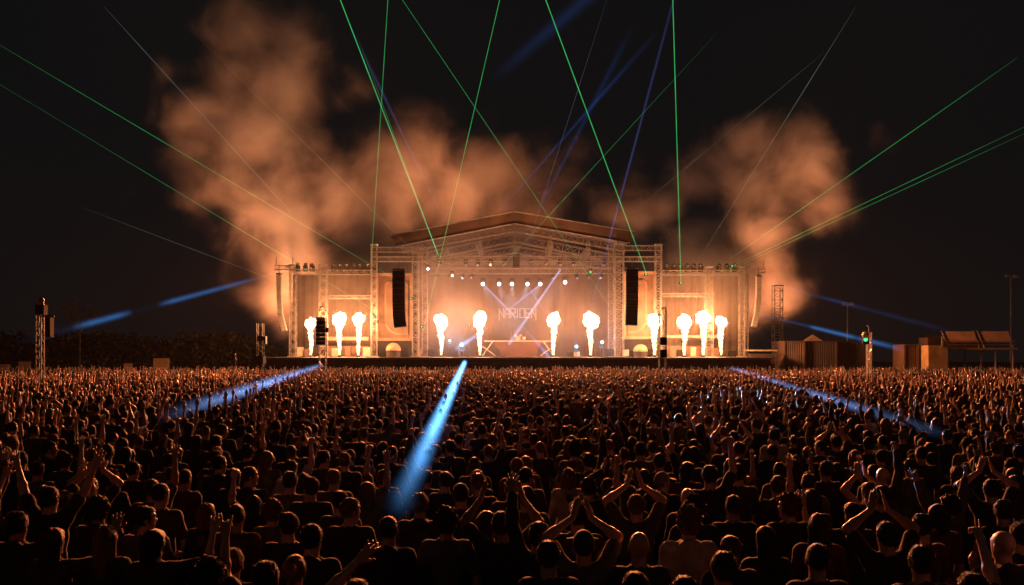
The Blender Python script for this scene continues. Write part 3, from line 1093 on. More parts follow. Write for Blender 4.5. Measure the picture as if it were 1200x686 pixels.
# ---- backdrop with logo
YB = 111.0
bd = empty('stage_backdrop', (X(608, YB), YB, DZ), 'tan stage backdrop with a pale angular band name across it', 'backdrop')
m = MB()
n = 60
vs, fs = [], []
xa, xb = X(488, YB), X(728, YB)
for k in range(n + 1):
    x = xa + (xb - xa) * k / n
    yy = YB + 0.12 * math.sin(k * 1.3) * (0.5 if 22 < k < 36 else 1)
    vs += [(x, yy, DZ), (x, yy, Z(296, YB))]
for k in range(n):
    fs.append((2 * k, 2 * k + 2, 2 * k + 3, 2 * k + 1))
m.add(vs, fs)
m.build('cloth', M['backdrop'], bd)
m = MB()
LET = {'N': [((0, 0), (0, 1)), ((0, 1), (1, 0)), ((1, 0), (1, 1))], 'A': [((0, 0), (0, .75)), ((0, .75), (.3, 1)), ((.3, 1), (1, 1)), ((1, 1), (1, 0)), ((0, .4), (1, .4))],
       'R': [((0, 0), (0, 1)), ((0, 1), (1, 1)), ((1, 1), (1, .5)), ((1, .5), (0, .5)), ((.3, .5), (1, 0))], 'I': [((.5, 0), (.5, 1))],
       'D': [((0, 0), (0, 1)), ((0, 1), (1, 1)), ((1, 1), (1, 0)), ((1, 0), (0, 0))], 'E': [((0, 0), (0, 1)), ((0, 1), (1, 1)), ((0, .5), (.85, .5)), ((0, 0), (1, 0))]}
lx, lw, lh = X(585, YB), 0.62, X(600 + 10.5, YB)
lz = Z(372.5, YB)
cur = lx
for i, c in enumerate('NARIDEN'):
    w = 0.25 if c == 'I' else lw
    for (a, b) in LET[c]:
        p0 = Vector((cur + a[0] * w, YB - 0.22, lz + a[1] * lh))
        p1 = Vector((cur + b[0] * w, YB - 0.22, lz + b[1] * lh))
        if i == 0 and a[0] == b[0] == 0:
            p0.z -= 0.35
        if i == 6 and a[0] == b[0] == 1:
            p0.z -= 0.35
        d = p1 - p0
        ang = math.atan2(d.z, d.x)
        m.box((p0 + p1) / 2, (d.length + 0.13, 0.03, 0.15), Matrix.Rotation(-ang, 3, 'Y'))
    cur += w + 0.22
m.build('band_name', M['logo'], bd)

# ---- scenic panels behind the hung speakers
def scenic(pxa, pxb, pya, pyb, flip, label):
    Y = 99.2
    t = empty('scenic_flat', (X((pxa + pxb) / 2, Y), Y, DZ), label, 'scenic panel', 'rust scenic panels')
    xa, xb, za, zb = X(pxa, Y), X(pxb, Y), Z(pyb, Y), Z(pya, Y)
    m = MB()
    m.box(((xa + xb) / 2, Y + 0.1, (za + zb) / 2), (xb - xa, 0.1, zb - za))
    m.build('board', M['panel'], t)
    for a, b in (((xa, za), (xa, zb)), ((xb, za), (xb, zb)), ((xa, zb), (xb, zb)), ((xa, za), (xb, za))):
        m = MB()
        dx, dz = abs(b[0] - a[0]), abs(b[1] - a[1])
        m.box(((a[0] + b[0]) / 2, Y - 0.08, (a[1] + b[1]) / 2), (max(dx - 0.36, 0.35), 0.24, max(dz + 0.36 if dz else 0.35, 0.35)))
        m.build('frame_rail', M['panel_frame'], t)
    # raised inner shape with one big rounded lower corner
    s = -1 if flip else 1
    c0 = (xb - 0.3) if flip else (xa + 0.3)
    wid = (xb - xa) - 0.6
    for k, (ins, yy, mat) in enumerate(((0.75, Y - 0.03, 'panel_frame'), (1.0, Y - 0.12, 'panel'))):
        rr = 2.2 - ins * 0.5
        poly = []
        l, r, bt, tp = ins * 0.9, wid - 0.1, ins * 0.8, (zb - za) - 0.5 - ins * 0.5
        poly.append((r, bt))
        for q in range(9):
            a = PI / 2 * q / 8
            poly.append((l + rr - rr * math.sin(a), bt + rr - rr * math.cos(a)))
        poly += [(l, tp - 0.4), (l + 0.4, tp), (r, tp)]
        pts_ = [(c0 + s * p[0], za + p[1]) for p in poly]
        if flip:
            pts_ = pts_[::-1]
        m = MB()
        m.prism(pts_, yy - 0.05, yy + 0.05)
        m.build('raised_inlay', M[mat], t)
    return t


scenic(442, 482, 322, 398, False, 'rust coloured scenic panel with rounded inlay behind the left hung speakers')
scenic(732, 767, 320, 396, True, 'rust coloured scenic panel with rounded inlay behind the right hung speakers')

# ---- hung line arrays
def line_array(pts_px, Y, wpx, n, mat, label):
    top = at(pts_px[0][0], pts_px[0][1], Y)
    t = empty('hung_speaker_array', top, label, 'line array', 'hung loudspeaker arrays')
    w = wpx / F * Y
    P = [at(a, b, Y) for a, b in pts_px]

    def along(u):
        u *= len(P) - 1
        i = min(int(u), len(P) - 2)
        return P[i].lerp(P[i + 1], u - i)
    m = MB()
    m.box(top + Vector((0, 0.2, 0.12)), (w * 1.05, 0.7, 0.14))
    m.tube(top + Vector((0, 0.2, 0.2)), top + Vector((0, 0.2, 1.3)), 0.04)
    m.build('flying_bumper', M['dark_truss'], t)
    for k in range(n):
        a, b = along(k / n), along((k + 1) / n)
        c = (a + b) / 2
        d = b - a
        tilt = -0.02 * k / n * 14
        R = Matrix.Rotation(math.atan2(d.x, -d.z), 3, 'Y').transposed() @ Matrix.Rotation(tilt, 3, 'X')
        m = MB()
        h = d.length * 0.94
        m.box(c + Vector((0, 0.25, 0)), (w, 0.55, h), R)
        cab = m.build('speaker_cabinet', M['black'] if mat == 'mesh' else M[mat], t)
        m = MB()
        m.box(c + Vector((0, -0.045, 0)), (w * 0.92, 0.04, h * 0.8), R)
        m.build('grille', M[mat], cab)
    return t


line_array([(467, 317), (467, 350), (467.5, 370), (469, 383)], 93.4, 14.5, 14, 'mesh', 'tall black hung speaker column in front of the left scenic panel')
line_array([(741, 315), (741, 350), (740.5, 368), (740, 381)], 93.4, 14, 14, 'mesh', 'tall black hung speaker column in front of the right scenic panel')
line_array([(326.5, 322), (326.5, 345), (328, 368), (333, 388)], 97.5, 5.5, 15, 'grey_speaker', 'slim grey curved speaker column hanging at the far left of the stage')
line_array([(889.5, 324), (889.5, 345), (888, 365), (884, 383)], 97.5, 5.5, 15, 'grey_speaker', 'slim grey curved speaker column hanging at the far right of the stage')
c = at(605, 305, 101)
t = empty('centre_speaker_cluster', c, 'black speaker cluster hanging under the roof peak', 'speaker cluster')
for k in range(4):
    m = MB()
    m.box(c + Vector((0, 0, 0.55 - k * 0.44)), (0.9, 0.6, 0.4))
    m.build('speaker_cabinet', M['black'], t)

# ---- wing walls
def wing(pxa, pxb, pyt, label, strips, lowtop):
    Y = 106.0
    t = empty('wing_wall', (X((pxa + pxb) / 2, Y), Y, DZ), label, 'wing wall', 'stage wing walls')
    n = 40
    vs, fs = [], []
    m = MB()
    for k in range(n + 1):
        x = X(pxa, Y) + (X(pxb, Y) - X(pxa, Y)) * k / n
        yy = Y + 0.08 * math.sin(k * 1.7)
        vs += [(x, yy, DZ), (x, yy, Z(pyt, Y))]
    for k in range(n):
        fs.append((2 * k, 2 * k + 2, 2 * k + 3, 2 * k + 1))
    m.add(vs, fs)
    m.build('scrim', M['scrim'], t)
    for pa, pb, p0, p1 in strips:
        m = MB()
        m.box((X((pa + pb) / 2, Y), Y - 3.2, Z((p0 + p1) / 2, Y - 3.2)), (X(pb, Y) - X(pa, Y), 0.25, (p1 - p0) / F * Y))
        m.build('pale_rail', M['pale'], t)
    m = MB()
    for pa, pb in lowtop:
        m.box((X((pa + pb) / 2, Y), Y - 2.6, DZ + 0.75), (X(pb, Y) - X(pa, Y), 1.0, 1.5))
    m.build('low_riser', M['panel'], t)
    return t


wing(343, 440, 322, 'tan cloth wing wall behind the three left flames', [(384, 437, 395, 399)], [(386, 437)])
wing(773, 872, 320, 'tan cloth wing wall behind the three right flames', [(775, 840, 393, 396)], [(776, 826)])

# ---- things standing on the deck
def dome(px, py, r, Y, label):
    t = empty('scenic_dome', (X(px, Y), Y, DZ), label, 'dome prop', 'tan domes under the scenic panels')
    R_ = r / F * Y
    zc = Z(py, Y)
    m = MB()
    m.lathe((X(px, Y), Y, zc), [(R_ * math.cos(a), R_ * math.sin(a)) for a in [PI / 2 * k / 10 for k in range(11)]], 24)
    m.build('shell', M['tan'], t, smooth=True)
    m = MB()
    m.lathe((X(px, Y), Y, DZ), [(0, 0), (R_ * 0.92, 0.0), (R_ * 0.92, zc - DZ - 0.02), (0, zc - DZ - 0.02)], 24)
    m.build('drum_base', M['skirt'], t)
    return t


dome(461, 411, 9, 97.9, 'round tan dome below the left scenic panel')
dome(750.5, 412, 8.5, 97.9, 'round tan dome below the right scenic panel')

Yd = 100.6
t = empty('drum_riser', (X(607, Yd), Yd, DZ), 'red brown drum riser narrowing towards the deck at stage centre', 'riser')
m = MB()
m.prism([(X(577, Yd), Z(400.5, Yd)), (X(637, Yd), Z(400.5, Yd)), (X(623, Yd), DZ + 0.02), (X(591, Yd), DZ + 0.02)], Yd, Yd + 3)
m.build('front_body', M['riser'], t)
for sx in (-1, 1):
    m = MB()
    cx = 607
    m.tube(at(cx + sx * 30, 401, Yd - 0.15), at(cx + sx * 42, 417.5, Yd - 0.15), 0.06)
    m.build('brace', M['pale'], t)
    m = MB()
    m.tube(at(cx + sx * 43, 405, Yd - 0.3), at(cx + sx * 26, 417.5, Yd - 0.3), 0.06)
    m.build('brace', M['pale'], t)
m = MB()
m.box((X(607, Yd), Yd - 0.05, Z(400, Yd)), (X(646, Yd) - X(568, Yd), 0.2, 0.12))
m.build('top_rail', M['pale'], t)
zr = Z(400, Yd) + 0.06
t = empty('drum_kit', (X(607, Yd), Yd + 1.5, zr), 'drum kit with cymbals standing on the red brown riser', 'drum kit')
bx = X(607, Yd)
for nm, dx, dz, r, h, ax in (('bass_drum', 0, 0.32, 0.32, 0.4, 'y'), ('tom_drum', -0.3, 0.72, 0.17, 0.22, 'z'), ('tom_drum', 0.3, 0.72, 0.17, 0.22, 'z'), ('floor_tom', 0.8, 0.35, 0.22, 0.4, 'z')):
    m = MB()
    m.lathe((bx + dx, Yd + 1.3, zr + dz), [(0, -h / 2), (r, -h / 2), (r, h / 2), (0, h / 2)], 16, ax)
    m.build(nm, M['pale'], t)
for dx, dz in ((-0.9, 1.15), (-0.45, 1.35), (0.55, 1.35), (1.1, 1.1)):
    m = MB()
    m.lathe((bx + dx, Yd + 1.5, zr + dz), [(0.02, 0.03), (0.24, 0), (0.02, 0.02)], 16)
    m.tube((bx + dx, Yd + 1.5, zr), (bx + dx, Yd + 1.5, zr + dz), 0.015)
    m.build('cymbal', M['tan'], t)

cases = [(352, 408, 'pale'), (361, 410, 'container_pale'), (393, 409, 'pale'), (408, 407, 'container_pale'), (430, 408, 'pale'), (482, 408, 'black'), (492, 410, 'container_pale'),
         (505, 411, 'black'), (540, 411, 'container'), (668, 414, 'black'), (676, 413, 'pale'), (715, 410, 'black'), (733, 411, 'pale'), (788, 409, 'container_pale'), (797, 411, 'black'), (812, 408, 'pale'), (838, 409, 'container_pale'), (858, 412, 'black')]
near_txt = ['beside the outermost left tower', 'left of the first flame', 'between the second left flame and the tower', 'between the second and third left flames', 'beside the third left flame', 'at the foot of the left inner tower',
            'just past the left inner tower', 'left of the first centre flame', 'between the two left centre flames', 'right of the third centre flame', 'left of the fourth centre flame', 'at the foot of the right inner tower', 'left of the right dome',
            'left of the first right wing flame', 'beside the first right wing flame', 'between the first two right wing flames', 'between the last two right wing flames', 'beside the outermost right tower']
for (px, py, mt), tx in zip(cases, near_txt):
    Y = 100.2 + (px % 5) * 0.25
    w = 0.7 + (px % 4) * 0.12
    h = max(0.45, Z(py, Y) - DZ)
    nm = {'pale': 'pale', 'black': 'black', 'container': 'brown', 'container_pale': 'tan'}[mt]
    t = empty('flight_case', (X(px, Y), Y, DZ), f'{nm} equipment case on the deck {tx}', 'flight case', 'equipment cases on the deck')
    m = MB()
    m.box((X(px, Y), Y, DZ + 0.1 + h * 0.36), (w, 0.6, h * 0.72))
    m.build('body', M[mt], t)
    m = MB()
    m.box((X(px, Y), Y, DZ + 0.1 + h * 0.86), (w + 0.03, 0.63, h * 0.26))
    m.build('lid', M[mt], t)
    for a in (-1, 1):
        m = MB()
        m.box((X(px, Y) + a * w * 0.4, Y - 0.2, DZ + 0.05), (0.08, 0.08, 0.1))
        m.build('caster', M['black'], t)

def spot(p, aim, e, col, ang, blend=0.5, size=0.3, name='added_crowd_spot'):
    ld = bpy.data.lights.new(name, 'SPOT')
    ld.energy = e
    ld.color = col
    ld.spot_size = math.radians(ang)
    ld.spot_blend = blend
    ld.shadow_soft_size = size
    o = bpy.data.objects.new(name, ld)
    COL.objects.link(o)
    o.location = p
    o.rotation_euler = (Vector(aim) - Vector(p)).to_track_quat('-Z', 'Y').to_euler()
    return o


# ---- moving lights
def moving_light(p, aim, lens, label, group, s=1.0, standing=False):
    t = empty('moving_light', p, label, 'stage light', group)
    up = -1 if standing else 1
    m = MB()
    m.box(p + Vector((0, 0, up * 0.42 * s)), (0.42 * s, 0.34 * s, 0.16 * s))
    m.build('base', M['black'], t)
    m = MB()
    for a in (-1, 1):
        m.box(p + Vector((a * 0.21 * s, 0, up * 0.16 * s)), (0.05 * s, 0.12 * s, 0.40 * s))
    m.build('yoke', M['black'], t)
    d = Vector(aim).normalized()
    m = MB()
    m.tube(p - d * 0.24 * s, p + d * 0.22 * s, 0.15 * s, 0.18 * s, 12)
    h = m.build('head', M['black'], t)
    m = MB()
    m.tube(p + d * 0.22 * s, p + d * 0.24 * s, 0.165 * s, 0.165 * s, 12)
    m.build('lens', M[lens], h)
    return t


LIT = [(566, 333, 'lens_white', 'first'), (585, 333, 'lens_white', 'second'), (600, 333, 'lens_white', 'third'), (618, 333, 'lens_white', 'fourth'), (633, 333, 'lens_white', 'fifth'), (662, 331, 'lens_white', 'last')]
for px, py, ln, o_ in LIT:
    spot(at(px, py + 1, 103.2), at(px + (600 - px) * 1.6, 425, 88), 12000, (0.5, 0.72, 1.0), 26, 0.9, 0.15, 'white_lamp_light')
    moving_light(at(px, py, 104), (0, -1, -0.12), ln, f'{o_} bright white lamp in the row under the middle truss', 'lamps under the middle truss', 1.5)
moving_light(at(530, 323, 100.5), (0.1, -1, -0.2), 'lens_warm', 'yellow lit lamp under the front truss in the orange smoke', 'lamps under the front truss', 1.1)
moving_light(at(501, 315, 100.5), (0.4, -1, -0.3), 'lens_white', 'small white lamp at the smoky left end of the front truss', 'lamps under the front truss')
moving_light(at(692, 319, 100.5), (-0.1, -1, -0.1), 'lens_green', 'green lit lamp near the right end of the front truss', 'lamps under the front truss', 0.9)
for k, px in enumerate((515, 546, 560, 575, 592, 622, 640, 656, 672, 708)):
    moving_light(at(px, 309.5, 101.5), (0.15 * math.sin(k * 2.1), -1, -0.5 - 0.3 * math.sin(k)), 'lens_off', 'unlit black moving light under the front truss', 'unlit lights under the front truss', 1.15)
for k, px in enumerate((512, 527, 542, 553, 648, 676, 690, 704)):
    moving_light(at(px, 325, 104), (0.2 * math.sin(k * 1.7), -1, -0.6), 'lens_off', 'unlit black moving light under the middle truss', 'unlit lights under the middle truss', 1.1)
for k, px in enumerate((349, 358, 366, 391, 399, 407, 415, 423, 431)):
    moving_light(at(px, 312, 98.6), (0.4 * math.sin(k * 2.4), -0.6, 0.8), 'lens_off', 'unlit moving light on top of the left wing truss', 'unlit lights on the left wing truss', 1.35, True)
for k, px in enumerate((781, 789, 797, 805, 813, 821, 842, 852, 861)):
    moving_light(at(px, 312.5, 98.6), (0.4 * math.sin(k * 2.4), -0.6, 0.8), 'lens_off', 'unlit moving light on top of the right wing truss', 'unlit lights on the right wing truss', 1.35, True)
for px, py, ln, tx, s in ((541, 405, 'lens_cyan', 'bluish white lamp on the deck between the left centre flames', 1.6), (675, 407, 'lens_cyan', 'cyan lamp on the deck left of the fourth centre flame', 1.3), (705, 402, 'lens_cyan', 'cyan lamp on the deck right of the fourth centre flame', 1.3),
                           (527, 400, 'lens_white', 'small white lamp on the deck right of the first centre flame', 0.9)):
    p = at(px, py, 99.4)
    m_ = moving_light(p, (0.1, -1, 0.25), ln, tx, None, s, True)
    ld = bpy.data.lights.new('deck_lamp_light', 'POINT')
    ld.energy = 700 * s
    ld.color = (0.35, 0.65, 1.0)
    ld.shadow_soft_size = 0.2
    lo = bpy.data.objects.new('deck_lamp_light', ld)
    COL.objects.link(lo)
    lo.location = p + Vector((0, -0.8, 0.2))
    m = MB()
    m.tube((p.x, p.y, DZ), (p.x, p.y, p.z - 0.45 * s), 0.05)
    m.build('floor_stand', M['black'], m_)
for px, py, Y, tx in ((438, 372, 97.6, 'upper green laser head on the left panel tower'), (441, 377, 97.6, 'lower green laser head on the left panel tower'), (494, 383, 97.7, 'green laser head at the foot of the left inner tower'),
                      (550, 382, 99, 'green laser head between the left centre flames'), (481.5, 350, 97.7, 'green laser head halfway up the left inner tower'), (757, 322, 97.5, 'green laser head on the right scenic panel frame'), (858, 312, 97.6, 'green laser head on the right wing truss'),
                      (798, 332, 98, 'green laser head above the first right wing flame')):
    p = at(px, py, Y)
    t = empty('laser_projector', p, tx, 'laser', 'stage lasers')
    m = MB()
    m.box(p + Vector((0, 0.2, 0)), (0.42, 0.36, 0.3))
    m.build('housing', M['black'], t)
    m = MB()
    m.lathe(p + Vector((0, -0.01, 0)), [(0, 0.0), (0.10, 0.0), (0.10, 0.03), (0, 0.03)], 10, 'y')
    m.build('aperture', M['lens_green'], t)
    m = MB()
    m.box(p + Vector((0, 0.45, 0)), (0.08, 0.5, 0.08))
    m.build('clamp', M['dark_truss'], t)

# ---- masts and speaker towers standing in the crowd
def mast(x, y, pyt, w, label, mat, cat='mast'):
    t = empty('lattice_mast', (x, y, 0), label, cat)
    m = MB()
    m.truss((x, y, 0.1), (x, y, Z(pyt, y)), w, w * 1.1, 0.028)
    m.build('lattice', M[mat], t)
    m = MB()
    m.box((x, y, 0.05), (w + 0.8, w + 0.8, 0.1))
    m.build('base_plate', M[mat], t)
    return t


t = mast(-29.5, 48, 368, 0.32, 'thin lattice mast with a lamp on top and hanging box, standing apart in the crowd', 'mast_metal')
zt = Z(368, 48)
m = MB()
m.tube((-29.3, 48, zt), (-29.3, 48, zt + 0.8), 0.05)
m.build('top_pole', M['dark_truss'], t)
m = MB()
m.box((-29.35, 47.9, zt + 0.25), (0.55, 0.4, 0.6))
m.build('lamp_housing', M['black'], t)
m = MB()
m.lathe((-29.3, 47.85, zt + 0.85), [(0, 0.18), (0.12, 0.12), (0.16, 0), (0.1, -0.2), (0, -0.22)], 12)
m.build('lamp_dome', M['mast_metal'], t)
m = MB()
m.box((-28.85, 47.9, zt - 0.85), (0.32, 0.4, 1.2))
m.build('hanging_speaker', M['black'], t)
m = MB()
m.box((-29.05, 48, zt - 0.15), (0.9, 0.08, 0.08))
m.build('arm', M['dark_truss'], t)
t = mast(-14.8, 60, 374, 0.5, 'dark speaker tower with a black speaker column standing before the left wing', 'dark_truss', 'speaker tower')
for k in range(7):
    m = MB()
    m.box((-14.8, 59.55, Z(372, 60) - 0.16 - k * 0.31), (0.72, 0.4, 0.29))
    m.build('speaker_cabinet', M['grey_speaker'] if k in (0,) else M['black'], t)
m = MB()
m.path([Vector((-14.8 + 0.25 * math.cos(a), 60, Z(370, 60) + 0.35 + 0.4 * math.sin(a))) for a in [PI * k / 8 for k in range(9)]], 0.04)
m.build('lifting_hoop', M['truss'], t)
m = MB()
m.box((-14.35, 59.7, Z(387, 60)), (0.22, 0.3, 0.35))
m.build('side_lamp', M['black'], t)
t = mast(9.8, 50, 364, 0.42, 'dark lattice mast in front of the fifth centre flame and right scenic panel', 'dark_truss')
m = MB()
m.path([Vector((9.8, 50, Z(364, 50))), Vector((9.75, 50, Z(361, 50))), Vector((9.95, 49.8, Z(361, 50))), Vector((10.0, 49.8, Z(366, 50)))], 0.04)
m.build('top_hook', M['dark_truss'], t)
for z in (3.4, 4.2):
    m = MB()
    m.box((9.8, 49.7, z), (0.4, 0.3, 0.5))
    m.build('black_box', M['black'], t)
t = mast(X(305, 84), 84, 379, 0.62, 'short pale speaker mast left of the deck', 'mast_metal')
m = MB()
m.box((X(308, 84), 83.6, Z(397, 84)), (0.9, 0.5, 0.5))
m.build('lamp_housing', M['black'], t)
m = MB()
m.box((X(312.5, 84), 83.6, Z(399, 84)), (0.18, 0.5, 0.85))
m.build('flood_face', M['mast_metal'], t)
m = MB()
m.box((X(305, 84), 83.9, Z(422, 84)), (1.0, 1.0, 0.9))
m.build('dark_box', M['black'], t)
t = mast(27.9, 60, 390, 0.28, 'thin mast with green and yellow lamps before the brown containers', 'pole')
for px, py, mt, s in ((1014.5, 393, 'pole', 0.30), (1014.5, 398, 'lens_green', 0.17), (1016, 395.5, 'lens_warm', 0.10)):
    m = MB()
    c = at(px, py, 59.7)
    m.lathe(c, [(0, -s), (s * 0.7, -s * 0.7), (s, 0), (s * 0.7, s * 0.7), (0, s)], 10)
    m.build('lamp_head', M[mt], t)
m = MB()
m.path([at(1018.2, 390, 60), at(1018.2, 383, 60), at(1016.2, 382, 60)], 0.04)
m.build('arm', M['pole'], t)
m = MB()
m.box(at(1014.5, 397, 59.9), (0.5, 0.15, 0.9))
m.build('back_plate', M['black'], t)

# ---- floodlight poles
def flood_pole(px, pyt, Y, label, r=0.14):
    x, zt = X(px, Y), Z(pyt, Y)
    t = empty('floodlight_pole', (x, Y, 0), label, 'floodlight pole')
    m = MB()
    m.tube((x, Y, 0), (x, Y, zt), r, r * 0.7, 8)
    m.build('pole', M['pole'], t)
    m = MB()
    m.box((x, Y, zt - 0.1), (1.7, 0.12, 0.12))
    m.build('crossbar', M['pole'], t)
    for dx in (-0.75, -0.32, 0.32, 0.75):
        m = MB()
        m.box((x + dx, Y - 0.2, zt + 0.1), (0.36, 0.3, 0.42), Matrix.Rotation(0.4, 3, 'X'))
        m.build('lamp_box', M['pale'], t)
    return t


flood_pole(1184.5, 325, 118, 'tall pole with four unlit floodlights beside the awning deck')
flood_pole(993, 357, 128, 'darker distant pole with floodlights behind the brown containers', 0.12)

# ---- bare tree, dark wood
def bare_tree(px, Y, h, label):
    x = X(px, Y)
    t = empty('bare_tree', (x, Y, 0), label, 'tree')
    m = MB()
    m.tube((x, Y, 0), (x + 0.05, Y, h * 0.55), 0.16, 0.12, 8)
    m.build('trunk', M['bark'], t)
    m = MB()
    R_ = random.Random(5)

    def br(p, d, L, r, lev):
        e = p + d * L
        m.tube(p, e, r, r * 0.6, 5, False)
        if lev:
            for _ in range(4):
                nd = (d + Vector((R_.uniform(-.8, .8), R_.uniform(-.8, .8), R_.uniform(-0.1, .7)))).normalized()
                br(p + d * L * R_.uniform(.4, 1), nd, L * R_.uniform(.55, .8), r * 0.55, lev - 1)
    for _ in range(6):
        br(Vector((x, Y, h * R_.uniform(.42, .55))), Vector((R_.uniform(-.8, .8), R_.uniform(-.8, .8), 1)).normalized(), h * 0.22, 0.07, 3)
    m.build('crown', M['bark'], t)


bare_tree(93, 108, 13.0, 'bare thin tree rising behind the crowd near the dark wood')
m = MB()
for i in range(15000):
    px = rng.uniform(-260, 330)
    Y = rng.uniform(117, 132)
    top = 396 + 5 * math.sin(px * 0.045) + 4 * math.sin(px * 0.13 + 1) + 3 * math.sin(px * 0.31) + (10 if px > 300 else 0)
    zt = Z(top, 120)
    z = zt * (rng.random() ** 0.55)
    c = Vector((X(px, 120), Y, z))
    a = Vector(unit(rng.normal(size=3))) * rng.uniform(0.2, 0.5)
    b = a.cross(Vector(unit(rng.normal(size=3)))).normalized() * rng.uniform(0.15, 0.35)
    m.add([c - a, c + b, c + a, c - b], [(0, 1, 2, 3)])
tag(m.build('distant_wood', M['leaf']), 'dark mass of trees along the field edge beyond the crowd', 'wood', kind='stuff')

# ---- orange banners at the back of the crowd on the left
for px, w, pyt, pyb, lab in ((29, 13, 424, 434, 'square orange banner directly beside the thin lattice mast'), (5, 13, 427, 436, 'orange banner cut by the very edge of the view'),
                             (189, 17, 420, 432, 'larger orange banner in front of the dark wood'), (150, 9, 426, 434, 'small dim orange banner between the mast and the larger banner')):
    Y = 110
    t = empty('orange_banner', (X(px, Y), Y, 0), lab, 'banner', 'orange banners along the field edge')
    m = MB()
    m.box((X(px, Y), Y, Z((pyt + pyb) / 2, Y)), (w / F * Y, 0.06, (pyb - pyt) / F * Y))
    m.build('panel', M['banner'], t)
    for a in (-1, 1):
        m = MB()
        m.tube((X(px + a * w * 0.53, Y), Y, 0), (X(px + a * w * 0.53, Y), Y, Z(pyt, Y)), 0.04)
        m.build('post', M['pole'], t)
# viewing riser with a person standing on it, left of the deck
Y = 98
t = empty('viewing_riser', (X(276, Y), Y, 0), 'dark wooden riser under the person standing above the crowd', 'riser')
zr = Z(430, Y)
m = MB()
m.box((X(276, Y), Y, zr - 0.08), (1.6, 1.6, 0.16))
m.build('platform', M['deck'], t)
for a in (-1, 1):
    for b in (-1, 1):
        m = MB()
        m.tube((X(276, Y) + a * 0.7, Y + b * 0.7, 0), (X(276, Y) + a * 0.7, Y + b * 0.7, zr - 0.16), 0.05)
        m.build('leg', M['pole'], t)
o = person((X(275.5, Y), Y, zr), -0.9, 'hands_pockets', 'short', 'brown', 'tee', 'maroon', 0, 0, 1.0)
tag(o, 'person in a reddish top standing above the crowd left of the deck', 'person')

# ---- right side: containers, tent, booths, awning deck
def container(pxa, pxb, pyt, Y, mat, label, depth=5.0):
    xa, xb, zt = X(pxa, Y), X(pxb, Y), Z(pyt, Y)
    t = empty('container', ((xa + xb) / 2, Y, 0), label, 'container', 'containers beside the stage')
    m = MB()
    n = max(6, int((xb - xa) / 0.28))
    poly = [(xa, 0)]
    vs, fs = [], []
    for k in range(n * 2 + 1):
        x = xa + (xb - xa) * k / (2 * n)
        yy = Y + (0.0 if k % 2 else 0.07)
        vs += [(x, yy, 0.1), (x, yy, zt - 0.1)]
    for k in range(2 * n):
        fs.append((2 * k, 2 * k + 2, 2 * k + 3, 2 * k + 1))
    m.add(vs, fs)
    m.box(((xa + xb) / 2, Y + depth / 2 + 0.1, zt / 2), (xb - xa, depth, zt - 0.2))
    m.build('wall', M[mat], t)
    m = MB()
    m.box(((xa + xb) / 2, Y + depth / 2, zt - 0.05), (xb - xa + 0.1, depth + 0.15, 0.16))
    m.build('top_rail', M[mat], t)
    for x in (xa, xb):
        m = MB()
        m.box((x, Y - 0.03, zt / 2 - 0.08), (0.18, 0.16, zt - 0.17))
        m.build('corner_post', M['container_pale'], t)
    return t


container(919.5, 942.5, 400, 101, 'container_pale', 'lighter tan container nearest the deck end')
container(944, 980, 400, 101.5, 'container', 'brown container under the small tent peak')
container(981, 1021, 401, 102.5, 'container', 'brown container behind the mast with green lamps')
container(1060, 1076, 404, 100, 'container_pale', 'small reddish box container left of the awning deck', 3)
Y = 109
t = empty('peaked_tent', (X(952, Y), Y, 0), 'small pale peaked tent showing above the brown container', 'tent')
m = MB()
xa, xb = X(943.5, Y), X(961, Y)
zt, ze = Z(392, Y), Z(400, Y)
cxm = (xa + xb) / 2
m.add([(xa, Y - 1, ze), (xb, Y - 1, ze), (xb, Y + 1.2, ze), (xa, Y + 1.2, ze), (cxm, Y, zt)], [(0, 1, 4), (1, 2, 4), (2, 3, 4), (3, 0, 4), (3, 2, 1, 0)])
m.build('roof', M['awning'], t)
for x in (xa + 0.05, xb - 0.05):
    for y in (Y - 0.95, Y + 1.15):
        m = MB()
        m.tube((x, y, 0), (x, y, ze), 0.04)
        m.build('pole', M['pole'], t)
Y = 99.0
t = empty('stage_ramp_box', (X(892, Y), Y, 0), 'low tan box at the right end of the deck', 'platform')
m = MB()
m.box((X(891, Y), Y, Z(418, Y) / 2), (X(907, Y) - X(878, Y), 2, Z(411.5, Y)))
m.build('body', M['container'], t)
m = MB()
m.box((X(891, Y), Y, Z(411, Y)), (X(909, Y) - X(876, Y), 2.2, 0.18))
m.build('top_board', M['pale'], t)
Y = 98.5
aw = empty('awning_deck', (X(1140, Y), Y, 0), 'raised viewing deck with two tilted orange awnings at the field edge', 'viewing deck')
zb = Z(409, Y)
m = MB()
m.box((X(1152, Y), Y + 3, zb), (X(1191, Y) - X(1110, Y), 6, 0.22))
m.build('floor_slab', M['awning'], aw)
for px in (1112, 1133, 1151.5, 1168.5, 1189):
    m = MB()
    m.box((X(px, Y), Y + 0.3, zb / 2 - 0.06), (0.16, 0.16, zb - 0.12))
    m.build('post', M['pole'], aw)
